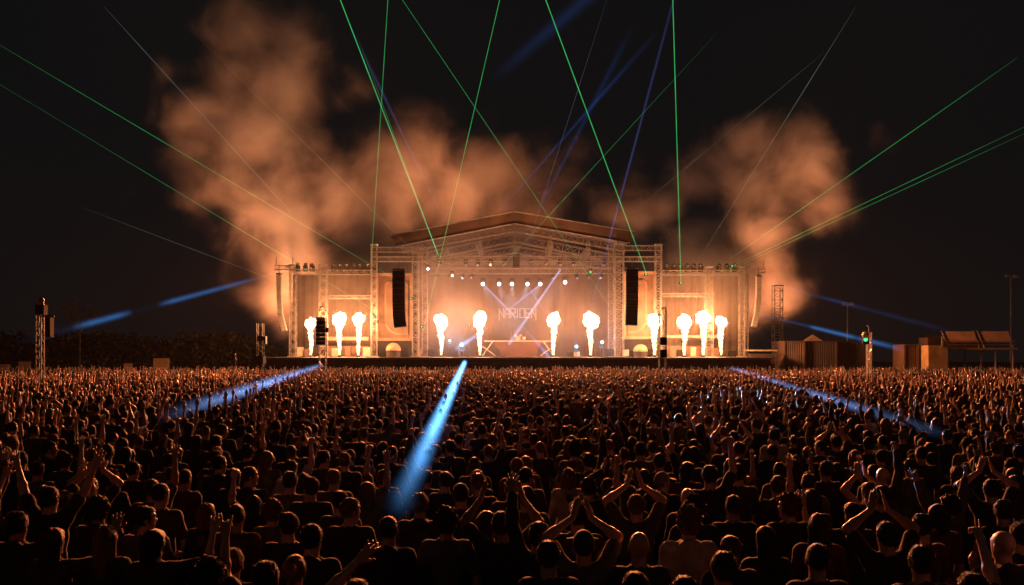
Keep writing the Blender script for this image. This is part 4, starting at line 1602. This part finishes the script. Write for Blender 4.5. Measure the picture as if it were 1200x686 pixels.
for pa, pb in ((1107, 1143), (1149, 1183)):
    for px in (pa, pb):
        m = MB()
        m.tube(at(px + 5, 409, Y + 0.3), at(px - (4 if px == pa else 3), 388, Y + 3.8), 0.07)
        m.build('awning_arm', M['pole'], aw)
    m = MB()
    n = 10
    vs, fs = [], []
    for k in range(n + 1):
        u = k / n
        sag = 0.25 * math.sin(PI * u)
        for pxs, w in ((pa + 1 + 7 * u, 0), (pb - 1 + 5 * u, 0)):
            p = at(pxs, 388.5 + (401 - 388.5) * u, Y + 3.6 - 2.8 * u)
            vs += [p - Vector((0, 0, sag)), p - Vector((0, 0, sag + 0.05))]
    for k in range(n):
        b = 4 * k
        fs += [(b, b + 2, b + 6, b + 4), (b + 1, b + 5, b + 7, b + 3), (b, b + 4, b + 5, b + 1), (b + 2, b + 3, b + 7, b + 6)]
    m.add(vs, fs)
    m.build('awning', M['awning'], aw)
for z0 in (0.55, 1.0):
    m = MB()
    m.tube((X(1110, Y), Y + 0.15, zb + z0), (X(1191, Y), Y + 0.15, zb + z0), 0.035)
    m.build('hand_rail', M['pole'], aw)
m = MB()
m.box((X(1152, Y), Y + 5.9, zb + 1.05), (X(1189, Y) - X(1114, Y), 0.12, 1.9))
m.build('back_wall', M['container'], aw)
Y = 98.2
t = empty('plywood_booth', (X(1100, Y), Y, 0), 'yellow plywood booth under the end of the awning deck', 'booth')
m = MB()
m.box((X(1099.5, Y), Y + 1.5, Z(405, Y) / 2), (X(1111, Y) - X(1088, Y), 3, Z(405, Y)))
m.build('front_wall', M['ply'], t)
m = MB()
m.box((X(1099.5, Y), Y + 1.8, Z(400, Y)), (X(1105, Y) - X(1088, Y), 2.2, 0.95))
m.build('upper_rail', M['container'], t)
m = MB()
m.box((X(1104.2, Y), Y - 0.06, Z(400.5, Y)), (0.22, 0.12, 1.3))
m.build('corner_post', M['pale'], t)

# ---- flames
FM, nt, out = new_mat('gas_flame')
e = nt.nodes.new('ShaderNodeEmission')
tc = nt.nodes.new('ShaderNodeTexCoord')
no = N(nt, 'ShaderNodeTexNoise')
no.inputs['Scale'].default_value = 2.4
no.inputs['Detail'].default_value = 4
nt.links.new(tc.outputs['Object'], no.inputs['Vector'])
cr = nt.nodes.new('ShaderNodeValToRGB')
cr.color_ramp.elements[0].position = 0.30
cr.color_ramp.elements[0].color = (1.0, 0.52, 0.17, 1)
cr.color_ramp.elements[1].position = 0.52
cr.color_ramp.elements[1].color = (1.0, 0.88, 0.66, 1)
nt.links.new(no.outputs['Fac'], cr.inputs['Fac'])
nt.links.new(cr.outputs[0], e.inputs['Color'])
e.inputs['Strength'].default_value = 1.5
tr = nt.nodes.new('ShaderNodeBsdfTransparent')
ad = nt.nodes.new('ShaderNodeAddShader')
nt.links.new(e.outputs[0], ad.inputs[0])
nt.links.new(tr.outputs[0], ad.inputs[1])
nt.links.new(ad.outputs[0], out.inputs['Surface'])
FM.cycles.emission_sampling = 'NONE'

FC = FM.copy()
FC.name = 'gas_flame_column'
for n_ in FC.node_tree.nodes:
    if n_.type == 'EMISSION':
        n_.inputs['Strength'].default_value = 1.1
    if n_.type == 'VALTORGB':
        n_.color_ramp.elements[1].color = (1.0, 0.78, 0.46, 1)
FC.cycles.emission_sampling = 'NONE'
FLAMES = [(364.5, 373, 6.5, 'first of the three left wing flames, beside the speaker tower'), (398, 367, 7.5, 'middle one of the three left wing flames'), (420, 367, 7, 'third left wing flame, next to the left scenic panel'),
          (517, 369, 7.5, 'first centre flame, deep in the orange smoke'), (562.5, 366, 8, 'second centre flame, left of the drum riser'), (648.5, 367, 8, 'third centre flame, right of the drum riser'),
          (692, 367, 8, 'fourth centre flame, beside the cyan deck lamps'), (767, 369, 8, 'flame behind the dark mast at the right scenic panel'), (802, 370, 7, 'first of the three right wing flames'),
          (824, 366, 7, 'middle and tallest of the three right wing flames'), (845, 371, 6.5, 'last right wing flame, nearest the outermost tower')]
YF = 95.0
FL_E = 6200.0
for i, (px, pyt, rp, lab) in enumerate(FLAMES):
    x = X(px, YF)
    r = rp / F * YF * (0.92, 1.05, 0.98, 1.08, 1.0, 0.95, 1.06, 0.96, 1.04, 1.0, 0.9)[i]
    zt = Z(pyt, YF)
    zc = zt - r * 1.05
    t = empty('flame_jet', (x, YF, DZ), 'white fire jet, ' + lab, 'flame', 'flame jets along the stage edge')
    bm = bmesh.new()
    bmesh.ops.create_icosphere(bm, subdivisions=5, radius=1.0)
    ph = rng.uniform(0, 6.28, 12)
    dr = rng.normal(size=(12, 3))
    asp = rng.uniform(0.88, 1.1)
    sk = rng.uniform(-0.2, 0.2)
    for v in bm.verts:
        p = np.array(v.co)
        w = 0.34 * mnoise.fractal(Vector(p) * 1.9 + Vector((i * 7.3, 0, 0)), 0.8, 2.1, 5) + 0.5 * sum(math.sin(float(p @ d) * f_ + a) * am for d, a, f_, am in zip(dr, ph, (2, 2, 3, 3, 5, 5, 7, 7, 11, 11, 15, 15), (.07, .07, .08, .08, .07, .07, .065, .065, .05, .05, .04, .04)))
        q = p * (1 + w)
        low = max(0, -p[2])
        v.co = (x + q[0] * r * (1 - 0.18 * low) * asp + sk * q[2] * r, YF + q[1] * r * (1 - 0.18 * low), zc + q[2] * r * (1.05 + 0.08 * low))
    me = bpy.data.meshes.new('fireball')
    bm.to_mesh(me)
    bm.free()
    me.transform(Matrix.Translation((-x, -YF, -zc)))
    me.materials.append(FM)
    o = bpy.data.objects.new('fireball', me)
    COL.objects.link(o)
    o.parent = t
    o.location = (0, 0, zc - DZ)
    m = MB()
    n, K = 22, 12
    vs, fs = [], []
    zb0, zt0 = DZ + 0.05, zc - r * 0.55
    for j in range(n + 1):
        u = j / n
        rr = (0.10 + 0.30 * u ** 0.9) * (1 + 0.10 * math.sin(j * 2.3 + i * 3) + 0.08 * math.sin(j * 4.1 + i))
        sx = 0.10 * u * math.sin(u * 5 + i * 2.1)
        for k in range(K):
            a = 2 * PI * k / K
            q = rr * (1 + 0.55 * mnoise.fractal(Vector((math.cos(a), math.sin(a), u * 7 + i * 5)) * 1.3, 0.8, 2.1, 4))
            vs.append((x + sx + q * math.cos(a), YF + q * math.sin(a), zb0 + (zt0 - zb0) * u))
    for j in range(n):
        for k in range(K):
            fs.append((j * K + k, j * K + (k + 1) % K, (j + 1) * K + (k + 1) % K, (j + 1) * K + k))
    m.add(vs, fs)
    m.build('flame_column', FC, t, loc=(x, YF, DZ), smooth=True)
    m = MB()
    m.lathe((x, YF, DZ), [(0, 0), (0.22, 0), (0.2, 0.18), (0.06, 0.24), (0, 0.24)], 10)
    m.build('nozzle', M['black'], t)
    ld = bpy.data.lights.new('flame_light', 'POINT')
    ld.energy = FL_E
    ld.color = (1.0, 0.385, 0.145)
    ld.shadow_soft_size = r
    lo = bpy.data.objects.new('flame_light', ld)
    COL.objects.link(lo)
    lo.location = (x, YF, zc)


ORG = (1.0, 0.235, 0.065)
# added spots without fixtures, placed to rim-light the audience
for px, py, Y, ax, ay, e, an in ((588, 246, 97.6, -11, 60, 540000, 50), (618, 246, 97.6, 11, 60, 540000, 50), (603, 245, 97.6, 0.2, 12, 420000, 9.5), (322, 309, 97.6, -31, 57, 430000, 50), (897, 313, 97.6, 31, 57, 430000, 50)):
    spot(at(px, py, Y), (ax, ay, 1.5), e, ORG, an, 0.9, 0.4)
spot((32.5, 95, 15.5), (58, 98, 4), 15000, ORG, 40, 0.8, 0.4, 'added_side_spot')  # added spot, brightens the awning deck
spot((-31.5, 95, 14.5), (-50, 82, 2), 9000, ORG, 50, 0.8, 0.4, 'added_side_spot')  # added spot, brightens the left side of the crowd
# unseen spots added behind the wings to brighten the smoke
for x, ax, az, e in ((-31, -33, 36, 280000), (-22, -31, 28, 250000), (-17, -17, 28, 300000), (24, 28, 28, 240000), (32, 36, 26, 240000)):
    spot((x, 112, 1.0), (ax, 107, az), e, (1.0, 0.36, 0.15), 76, 0.9, 0.5, 'added_smoke_spot')

# unseen spots added behind the roof to light the smoke above it
for x, ax, e in ((-14, -13, 42000), (-6, -7, 38000), (5, 5, 14000), (14, 16, 14000)):
    spot((x, 118.5, 21.5), (ax, 103, 29), e, (1.0, 0.36, 0.15), 85, 0.9, 0.5, 'added_smoke_spot')

# ---- laser beams
def laser(pa, Ya, pb, Yb, col, strength, w, label, stops, patch=0.9):
    a, b = at(*pa, Ya), at(*pb, Yb)
    L = (b - a).length
    m_, nt, out = new_mat('laser_light')
    e = nt.nodes.new('ShaderNodeEmission')
    e.inputs['Color'].default_value = (*col, 1)
    tc = nt.nodes.new('ShaderNodeTexCoord')
    sp = nt.nodes.new('ShaderNodeSeparateXYZ')
    nt.links.new(tc.outputs['Object'], sp.inputs[0])
    cr = nt.nodes.new('ShaderNodeValToRGB')
    el = cr.color_ramp.elements
    while len(el) < len(stops):
        el.new(0.5)
    for i_, (u, v) in enumerate(stops):
        el[i_].position = u
        el[i_].color = (v, v, v, 1)
    nt.links.new(math_node(nt, 'DIVIDE', sp.outputs[2], L), cr.inputs['Fac'])
    no = N(nt, 'ShaderNodeTexNoise')
    no.inputs['Scale'].default_value = 0.35
    no.inputs['Detail'].default_value = 4
    nt.links.new(tc.outputs['Object'], no.inputs['Vector'])
    k = math_node(nt, 'ADD', math_node(nt, 'MULTIPLY', math_node(nt, 'SUBTRACT', no.outputs['Fac'], 0.5), patch * 2), 1.0)
    s_ = math_node(nt, 'MULTIPLY', math_node(nt, 'MULTIPLY', cr.outputs[0], k), strength * 0.85)
    nt.links.new(s_, e.inputs['Strength'])
    tr = nt.nodes.new('ShaderNodeBsdfTransparent')
    ad = nt.nodes.new('ShaderNodeAddShader')
    nt.links.new(e.outputs[0], ad.inputs[0])
    nt.links.new(tr.outputs[0], ad.inputs[1])
    nt.links.new(ad.outputs[0], out.inputs['Surface'])
    m_.cycles.emission_sampling = 'NONE'
    m = MB()
    m.tube((0, 0, 0), (0, 0, L), 0.28 * w / F * Ya, 0.28 * w / F * Yb, 6, False)
    o = m.build('laser_beam', m_)
    o.location = a
    o.rotation_euler = (b - a).to_track_quat('Z', 'Y').to_euler()
    tag(o, label, 'laser beam', 'laser beams over the stage')
    return o


GR = (0.03, 0.42, 0.10)
WH = (0.30, 0.36, 0.24)
FULL = [(0, 0.8), (1, 1)]
FADE = [(0, 1), (0.45, 0.7), (0.85, 0.2), (1, 0.0)]
MIDB = [(0, 0.5), (0.35, 1), (0.7, 0.8), (1, 0.15)]
laser((514, 300), 97.4, (393, -15), 88, GR, 0.62, 1.9, 'thick green beam leaning left above the roof, crossing a thin vertical one', FULL)
laser((513, 298), 97.4, (418, 40), 90, (0.05, 0.35, 0.2), 0.35, 1.5, 'faint green beam hugging the thick left leaning one', FADE)
laser((435, 310), 97.4, (455.5, -15), 88, GR, 0.36, 1.4, 'thin nearly vertical green beam above the left scenic panel', FULL)
laser((496, 388), 97.4, (589, -15), 86, GR, 0.46, 1.4, 'thin green beam from the left inner tower leaning right', FULL)
laser((716, 362), 97.4, (458, -20), 88, GR, 0.30, 1.2, 'long thin green beam sloping from upper left to the right inner tower', FULL)
laser((758, 322), 97.4, (634, -15), 86, GR, 0.62, 1.8, 'bright green beam ending on the right scenic panel', FULL)
laser((798, 332), 97.4, (788, -15), 86, GR, 0.60, 1.8, 'bright upright green beam above the right wing', FULL)
laser((588, 313), 97.4, (850, 28), 86, GR, 0.30, 1.1, 'thin green beam rising right from the roof peak', FADE)
laser((437, 312), 97.4, (-12, 46), 84, GR, 0.34, 1.3, 'green beam reaching the far left, brighter of two crossing', MIDB)
laser((440, 365), 97.4, (-12, 92), 84, GR, 0.28, 1.2, 'green beam reaching the far left, lower of two crossing', [(0, 1), (.5, .9), (.75, .35), (1, .2)])
laser((855, 304), 97.4, (1192, 68), 84, GR, 0.36, 1.3, 'green beam rising to the far right from the right wing', MIDB)
laser((846, 318), 97.4, (1215, 142), 84, GR, 0.32, 1.2, 'upper of a close pair of green beams at far right', MIDB)
laser((848, 320), 97.4, (1215, 150), 84, GR, 0.26, 1.1, 'lower of a close pair of green beams at far right', MIDB)
laser((818, 306), 97.4, (1003, 8), 84, WH, 0.22, 1.1, 'faint whitish beam crossing the right smoke cloud', MIDB)
laser((340, 248), 97.4, (122, 8), 84, (0.25, 0.40, 0.34), 0.24, 1.1, 'faint whitish beam crossing the left smoke cloud', MIDB)
laser((492, 302), 97.4, (226, 38), 84, (0.40, 0.32, 0.16), 0.20, 1.0, 'faint orange beam from the smoke towards upper left', MIDB)
laser((738, 252), 97.4, (965, 62), 84, WH, 0.12, 1.0, 'very faint beam rising right of the roof', MIDB)
laser((320, 328), 97.4, (95, 243), 84, (0.30, 0.38, 0.34), 0.10, 1.0, 'very faint low beam left of the stage', MIDB)
laser((605, 330), 97.4, (716, -15), 86, (0.25, 0.28, 0.45), 0.12, 1.0, 'faint pale beam rising steeply from the roof peak', MIDB)
laser((444, 316), 96.8, (489, 342), 93.0, GR, 0.30, 1.2, 'short green beam crossing the left hung speakers', FULL)

# ---- blue light shafts: patchy glow put into their own emission
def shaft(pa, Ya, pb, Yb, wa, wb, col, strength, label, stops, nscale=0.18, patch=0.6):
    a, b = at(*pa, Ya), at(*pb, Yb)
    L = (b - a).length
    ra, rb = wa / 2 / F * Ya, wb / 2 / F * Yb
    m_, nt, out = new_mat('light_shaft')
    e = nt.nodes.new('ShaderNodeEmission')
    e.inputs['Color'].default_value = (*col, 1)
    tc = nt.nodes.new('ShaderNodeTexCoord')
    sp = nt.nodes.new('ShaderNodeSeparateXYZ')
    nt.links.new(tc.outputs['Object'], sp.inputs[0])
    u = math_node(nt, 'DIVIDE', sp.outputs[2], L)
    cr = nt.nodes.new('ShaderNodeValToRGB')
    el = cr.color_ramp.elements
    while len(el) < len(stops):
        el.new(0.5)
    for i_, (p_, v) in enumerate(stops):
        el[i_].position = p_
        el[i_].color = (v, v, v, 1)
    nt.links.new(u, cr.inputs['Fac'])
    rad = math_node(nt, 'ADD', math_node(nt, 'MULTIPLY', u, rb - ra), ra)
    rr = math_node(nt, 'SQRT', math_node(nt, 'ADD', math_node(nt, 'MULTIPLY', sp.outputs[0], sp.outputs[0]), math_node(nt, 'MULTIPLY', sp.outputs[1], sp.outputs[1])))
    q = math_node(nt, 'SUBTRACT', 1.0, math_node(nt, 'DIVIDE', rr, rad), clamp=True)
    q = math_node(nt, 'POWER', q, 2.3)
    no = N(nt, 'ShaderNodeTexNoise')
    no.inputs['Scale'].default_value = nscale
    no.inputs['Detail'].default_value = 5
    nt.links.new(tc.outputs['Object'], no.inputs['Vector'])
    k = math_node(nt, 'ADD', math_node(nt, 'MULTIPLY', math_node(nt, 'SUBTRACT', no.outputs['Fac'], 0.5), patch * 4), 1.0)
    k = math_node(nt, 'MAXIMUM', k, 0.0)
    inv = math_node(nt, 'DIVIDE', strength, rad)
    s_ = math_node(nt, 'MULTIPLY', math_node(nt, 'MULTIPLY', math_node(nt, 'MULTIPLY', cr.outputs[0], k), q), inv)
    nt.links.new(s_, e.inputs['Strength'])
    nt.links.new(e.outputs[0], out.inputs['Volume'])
    m = MB()
    m.tube((0, 0, 0), (0, 0, L), ra, rb, 14, True)
    o = m.build('light_shaft', m_)
    o.location = a
    o.rotation_euler = (b - a).to_track_quat('Z', 'Y').to_euler()
    tag(o, label, 'light beam', 'blue light shafts')
    return o


BL = (0.06, 0.28, 0.80)
BD = (0.03, 0.09, 0.38)
VI = (0.12, 0.14, 0.50)
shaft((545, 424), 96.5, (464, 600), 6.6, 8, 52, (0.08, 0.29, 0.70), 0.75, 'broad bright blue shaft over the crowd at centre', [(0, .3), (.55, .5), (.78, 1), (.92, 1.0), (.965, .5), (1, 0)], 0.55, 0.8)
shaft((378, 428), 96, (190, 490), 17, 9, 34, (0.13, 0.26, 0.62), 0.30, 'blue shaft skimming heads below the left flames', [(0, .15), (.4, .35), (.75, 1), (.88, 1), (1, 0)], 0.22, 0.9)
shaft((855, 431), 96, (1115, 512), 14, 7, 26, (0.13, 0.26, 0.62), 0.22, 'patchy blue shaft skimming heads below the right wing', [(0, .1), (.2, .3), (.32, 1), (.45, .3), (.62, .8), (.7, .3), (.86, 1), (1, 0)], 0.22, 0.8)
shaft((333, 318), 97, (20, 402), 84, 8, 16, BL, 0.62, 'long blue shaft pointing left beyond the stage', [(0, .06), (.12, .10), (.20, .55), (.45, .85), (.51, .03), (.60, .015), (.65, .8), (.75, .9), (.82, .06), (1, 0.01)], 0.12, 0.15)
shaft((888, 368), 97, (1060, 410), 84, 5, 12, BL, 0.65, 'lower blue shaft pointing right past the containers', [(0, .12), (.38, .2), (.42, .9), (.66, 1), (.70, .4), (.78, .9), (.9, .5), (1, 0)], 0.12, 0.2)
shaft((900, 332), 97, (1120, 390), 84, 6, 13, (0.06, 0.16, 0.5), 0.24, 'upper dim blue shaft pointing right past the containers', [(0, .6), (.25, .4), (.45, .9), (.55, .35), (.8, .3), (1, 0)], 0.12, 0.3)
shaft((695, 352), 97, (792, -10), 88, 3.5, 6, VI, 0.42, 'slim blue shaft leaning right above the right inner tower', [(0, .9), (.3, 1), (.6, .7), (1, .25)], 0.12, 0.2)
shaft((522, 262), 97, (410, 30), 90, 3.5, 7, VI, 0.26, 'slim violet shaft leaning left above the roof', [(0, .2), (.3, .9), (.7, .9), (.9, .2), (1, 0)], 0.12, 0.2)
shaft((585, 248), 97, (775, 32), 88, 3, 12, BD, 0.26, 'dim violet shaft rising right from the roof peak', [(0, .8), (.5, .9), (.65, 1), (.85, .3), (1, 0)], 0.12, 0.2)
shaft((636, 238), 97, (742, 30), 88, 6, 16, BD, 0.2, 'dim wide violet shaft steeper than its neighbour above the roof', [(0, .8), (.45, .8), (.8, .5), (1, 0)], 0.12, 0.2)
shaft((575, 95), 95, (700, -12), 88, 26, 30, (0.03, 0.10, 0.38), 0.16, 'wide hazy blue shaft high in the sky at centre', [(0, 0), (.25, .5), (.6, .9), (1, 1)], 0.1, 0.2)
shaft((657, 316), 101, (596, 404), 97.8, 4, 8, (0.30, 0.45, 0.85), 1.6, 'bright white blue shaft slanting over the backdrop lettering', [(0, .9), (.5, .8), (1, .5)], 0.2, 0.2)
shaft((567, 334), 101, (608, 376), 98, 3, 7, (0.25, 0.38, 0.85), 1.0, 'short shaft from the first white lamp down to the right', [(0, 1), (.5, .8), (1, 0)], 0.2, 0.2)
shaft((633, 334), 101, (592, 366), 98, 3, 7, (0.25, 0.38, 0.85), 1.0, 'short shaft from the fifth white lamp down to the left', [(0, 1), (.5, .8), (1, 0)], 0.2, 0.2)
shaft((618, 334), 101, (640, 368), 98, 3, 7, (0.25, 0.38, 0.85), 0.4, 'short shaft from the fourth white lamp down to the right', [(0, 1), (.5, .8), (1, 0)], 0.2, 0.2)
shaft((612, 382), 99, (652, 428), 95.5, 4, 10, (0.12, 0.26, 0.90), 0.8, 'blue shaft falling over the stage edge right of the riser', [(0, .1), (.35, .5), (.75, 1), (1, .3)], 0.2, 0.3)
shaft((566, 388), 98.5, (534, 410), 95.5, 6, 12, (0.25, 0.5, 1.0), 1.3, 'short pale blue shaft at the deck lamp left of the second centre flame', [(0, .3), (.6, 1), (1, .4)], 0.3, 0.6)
shaft((470, 560), 8.6, (425, 690), 5.3, 30, 30, BL, 0.0, 'x', [(0, 1), (1, 1)]) if False else None

# blue spots added to light the heads; they do not make the shafts
for pa, Ya, pb, Yb, e, ang in (((545, 424), 96.3, (458, 606), 6.8, 420000, 1.0), ((378, 420), 96, (200, 484), 18, 350000, 2.2), ((855, 424), 96, (1050, 488), 18, 160000, 2.0), ((640, 415), 96, (1160, 508), 13.5, 900000, 0.8), ((600, 415), 96, (848, 500), 15, 500000, 1.1), ((620, 415), 96, (1095, 496), 16, 380000, 0.9), ((560, 415), 96, (905, 470), 26, 300000, 0.8), ((590, 415), 96, (668, 470), 24, 220000, 0.8)):
    spot(at(*pa, Ya), at(*pb, Yb), e, (0.22, 0.50, 1.0), ang, 0.6, 0.1, 'blue_head_spot')

# ---- smoke
def smoke(name, lo, hi, blobs, dens, nscale, amp, lo_t, hi_t, label, col=(0.86, 0.67, 0.55), detail=7, warp=12.0, seed=0.0):
    m_, nt, out = new_mat(name + '_volume')
    geo = nt.nodes.new('ShaderNodeNewGeometry')
    off = nt.nodes.new('ShaderNodeVectorMath')
    off.inputs[1].default_value = (seed, seed * 0.7, -seed)
    nt.links.new(geo.outputs['Position'], off.inputs[0])
    wn = N(nt, 'ShaderNodeTexNoise')
    wn.inputs['Scale'].default_value = nscale * 0.6
    wn.inputs['Detail'].default_value = 3
    nt.links.new(off.outputs[0], wn.inputs['Vector'])
    sb = nt.nodes.new('ShaderNodeVectorMath')
    sb.operation = 'SUBTRACT'
    nt.links.new(wn.outputs['Color'], sb.inputs[0])
    sb.inputs[1].default_value = (0.5, 0.5, 0.5)
    ml = nt.nodes.new('ShaderNodeVectorMath')
    ml.operation = 'SCALE'
    nt.links.new(sb.outputs[0], ml.inputs[0])
    ml.inputs['Scale'].default_value = warp
    wp = nt.nodes.new('ShaderNodeVectorMath')
    nt.links.new(geo.outputs['Position'], wp.inputs[0])
    nt.links.new(ml.outputs[0], wp.inputs[1])
    no = N(nt, 'ShaderNodeTexNoise')
    no.inputs['Scale'].default_value = nscale
    no.inputs['Detail'].default_value = detail
    no.inputs['Roughness'].default_value = 0.6
    no.inputs['Distortion'].default_value = 0.4
    nt.links.new(off.outputs[0], no.inputs['Vector'])
    cur = None
    for (c, r, wgt) in blobs:
        d = nt.nodes.new('ShaderNodeVectorMath')
        d.operation = 'DISTANCE'
        nt.links.new(wp.outputs[0], d.inputs[0])
        d.inputs[1].default_value = c
        v = math_node(nt, 'SUBTRACT', wgt, math_node(nt, 'DIVIDE', d.outputs['Value'], r))
        if cur is None:
            cur = v
        else:
            n_ = nt.nodes.new('ShaderNodeMath')
            n_.operation = 'SMOOTH_MAX'
            nt.links.new(cur, n_.inputs[0])
            nt.links.new(v, n_.inputs[1])
            n_.inputs[2].default_value = 0.35
            cur = n_.outputs[0]
    s_ = math_node(nt, 'ADD', cur, math_node(nt, 'MULTIPLY', math_node(nt, 'SUBTRACT', no.outputs['Fac'], 0.5), amp))
    mr = nt.nodes.new('ShaderNodeMapRange')
    mr.interpolation_type = 'SMOOTHSTEP'
    mr.inputs['From Min'].default_value = lo_t
    mr.inputs['From Max'].default_value = hi_t
    mr.inputs['To Max'].default_value = dens
    nt.links.new(s_, mr.inputs['Value'])
    # keep the edge of the hull clear
    tc = nt.nodes.new('ShaderNodeTexCoord')
    c = [(a + b) / 2 for a, b in zip(lo, hi)]
    hs = [(b - a) / 2 for a, b in zip(lo, hi)]
    q = nt.nodes.new('ShaderNodeVectorMath')
    q.operation = 'DIVIDE'
    nt.links.new(tc.outputs['Object'], q.inputs[0])
    q.inputs[1].default_value = hs
    ln = nt.nodes.new('ShaderNodeVectorMath')
    ln.operation = 'LENGTH'
    nt.links.new(q.outputs[0], ln.inputs[0])
    ed = nt.nodes.new('ShaderNodeMapRange')
    ed.inputs['From Min'].default_value = 1.08
    ed.inputs['From Max'].default_value = 0.85
    nt.links.new(ln.outputs['Value'], ed.inputs['Value'])
    vs_ = nt.nodes.new('ShaderNodeVolumeScatter')
    vs_.inputs['Color'].default_value = (*col, 1)
    nt.links.new(math_node(nt, 'MULTIPLY', mr.outputs[0], ed.outputs[0]), vs_.inputs['Density'])
    nt.links.new(vs_.outputs[0], out.inputs['Volume'])
    bm = bmesh.new()
    bmesh.ops.create_icosphere(bm, subdivisions=3, radius=1.0)
    me = bpy.data.meshes.new(name)
    for v in bm.verts:            # rounded-box hull
        p = v.co
        k_ = (abs(p.x) ** 4 + abs(p.y) ** 4 + abs(p.z) ** 4) ** 0.25
        v.co = [p[i] / k_ * hs[i] * 1.06 for i in range(3)]
    bm.to_mesh(me)
    bm.free()
    me.materials.append(m_)
    o = bpy.data.objects.new(name, me)
    o.location = c
    COL.objects.link(o)
    tag(o, label, 'smoke')
    o['kind'] = 'stuff'
    return o


def B(px, py, rp, Y, w=1.0):
    return (tuple(at(px, py, Y)), rp / F * Y, w)


YP = 106.0
smoke('left_smoke', (X(70, YP), YP - 7.5, Z(415, YP)), (X(450, YP), YP + 8, Z(-70, YP)),
      [B(328, 375, 45, YP), B(352, 305, 45, 102), B(345, 320, 75, YP), B(325, 265, 65, YP - 1), B(280, 225, 60, YP), B(250, 240, 34, YP - 1), B(305, 170, 72, YP), B(320, 95, 75, YP + 1, .9), B(300, 30, 75, YP + 1, .75), B(210, 90, 55, YP, .5), B(230, 140, 60, YP, .7), B(160, 215, 30, YP, .5), B(410, 90, 40, YP, .75), B(400, 240, 60, YP - 2)],
      0.085, 0.13, 3.3, -0.15, 1.8, 'orange lit smoke column billowing above the left wing', seed=3.0)
smoke('centre_smoke', (X(370, YP), YP - 6.5, Z(350, YP)), (X(900, YP), YP + 6, Z(90, YP)),
      [B(440, 250, 80, YP - 3), B(500, 250, 75, YP - 5), B(550, 220, 65, YP - 2), B(480, 200, 65, YP - 2), B(590, 240, 50, YP, .8), B(520, 285, 60, YP - 4), B(650, 230, 80, YP, .5), B(730, 265, 60, YP + 2, .6), B(600, 215, 60, YP, .7)],
      0.10, 0.13, 3.1, -0.3, 1.7, 'orange lit smoke drifting over the left half of the roof', seed=9.0)
smoke('right_smoke', (X(700, YP), YP - 7.5, Z(415, YP)), (X(1070, YP), YP + 8, Z(90, YP)),
      [B(850, 330, 70, YP), B(900, 290, 55, YP), B(895, 215, 50, YP - 1), B(930, 190, 50, YP), B(965, 240, 46, YP), B(850, 185, 36, YP - 1, .95), B(885, 165, 34, YP), B(815, 215, 36, YP, .95), B(785, 250, 36, YP, .85), B(800, 290, 44, YP, .9), B(765, 265, 30, YP, .7), B(925, 330, 40, YP), B(1030, 150, 40, YP, .45)],
      0.09, 0.13, 3.3, -0.1, 1.6, 'orange lit smoke cloud curling above the right wing', seed=21.0)
smoke('stage_haze', (X(300, 99), 91.5, 1.0), (X(930, 99), 112.5, Z(262, 99)),
      [B(390, 365, 100, 100), B(530, 355, 100, 100), B(500, 320, 60, 99), B(620, 370, 110, 101, .9), B(700, 360, 80, 102, .8), B(830, 355, 90, 100), B(450, 400, 80, 98), B(760, 400, 80, 98), B(600, 290, 90, 104, .35), B(610, 418, 160, 92, .75)],
      0.019, 0.14, 0.9, -0.2, 1.0, 'warm haze hanging between the flames on the stage', detail=4, warp=6)

smoke('stage_smoke', (X(455, 99), 96.5, DZ), (X(600, 99), 106, Z(290, 99)),
      [B(500, 330, 42, 100), B(530, 370, 45, 100), B(575, 385, 30, 101, .8), B(480, 300, 30, 99, .7)],
      0.06, 0.16, 2.0, -0.1, 1.3, 'bright cream smoke around the first centre flames', warp=5, seed=33.0)

# ---- thin even haze over the whole field
hm, nt, out = new_mat('thin_night_haze')
pv = nt.nodes.new('ShaderNodeVolumePrincipled')
pv.inputs['Color'].default_value = (0.9, 0.88, 0.86, 1)
pv.inputs['Density'].default_value = 0.00005
nt.links.new(pv.outputs[0], out.inputs['Volume'])
m = MB()
m.box((0, 62, 29), (420, 170, 60))
tag(m.build('haze', hm), 'thin smoky night haze over the whole field', kind='stuff')

# ---- night sky, and a dim sun added to lift the blacks
w = bpy.data.worlds.new('World')
SC.world = w
w.use_nodes = True
nt = w.node_tree
for n in list(nt.nodes):
    nt.nodes.remove(n)
out = nt.nodes.new('ShaderNodeOutputWorld')
bg = nt.nodes.new('ShaderNodeBackground')
bg.inputs['Color'].default_value = (0.92, 1.0, 1.08, 1)
bg.inputs['Strength'].default_value = 0.0044
nt.links.new(bg.outputs[0], out.inputs['Surface'])
sd = bpy.data.lights.new('fill_sun', 'SUN')
sd.energy = 0.012
sd.angle = math.radians(40)
sd.color = (0.75, 0.95, 1.0)
so = bpy.data.objects.new('fill_sun', sd)
COL.objects.link(so)
so.rotation_euler = (math.radians(50), 0, math.radians(-20))

# ---- camera
cd = bpy.data.cameras.new('camera')
cam = bpy.data.objects.new('camera', cd)
COL.objects.link(cam)
cam.location = (0, 0, CZ)
cam.rotation_euler = (PI / 2, 0, 0)
cd.sensor_width = 36
cd.lens = 36 * F / 1200
cd.shift_y = (HY - 343) / 1200
cd.clip_start = 0.1
cd.clip_end = 2000
SC.camera = cam
SC.view_settings.view_transform = 'Standard'
SC.view_settings.look = 'None'
SC.view_settings.exposure = 0
SC.view_settings.gamma = 1
cy = SC.cycles
cy.use_denoising = True
cy.denoising_input_passes = 'RGB_ALBEDO_NORMAL'
cy.max_bounces = 4
cy.diffuse_bounces = 1
cy.glossy_bounces = 2
cy.transparent_max_bounces = 24
cy.volume_bounces = 0
cy.volume_step_rate = 0.6
cy.volume_max_steps = 256
cy.sample_clamp_indirect = 4
cy.sample_clamp_direct = 0
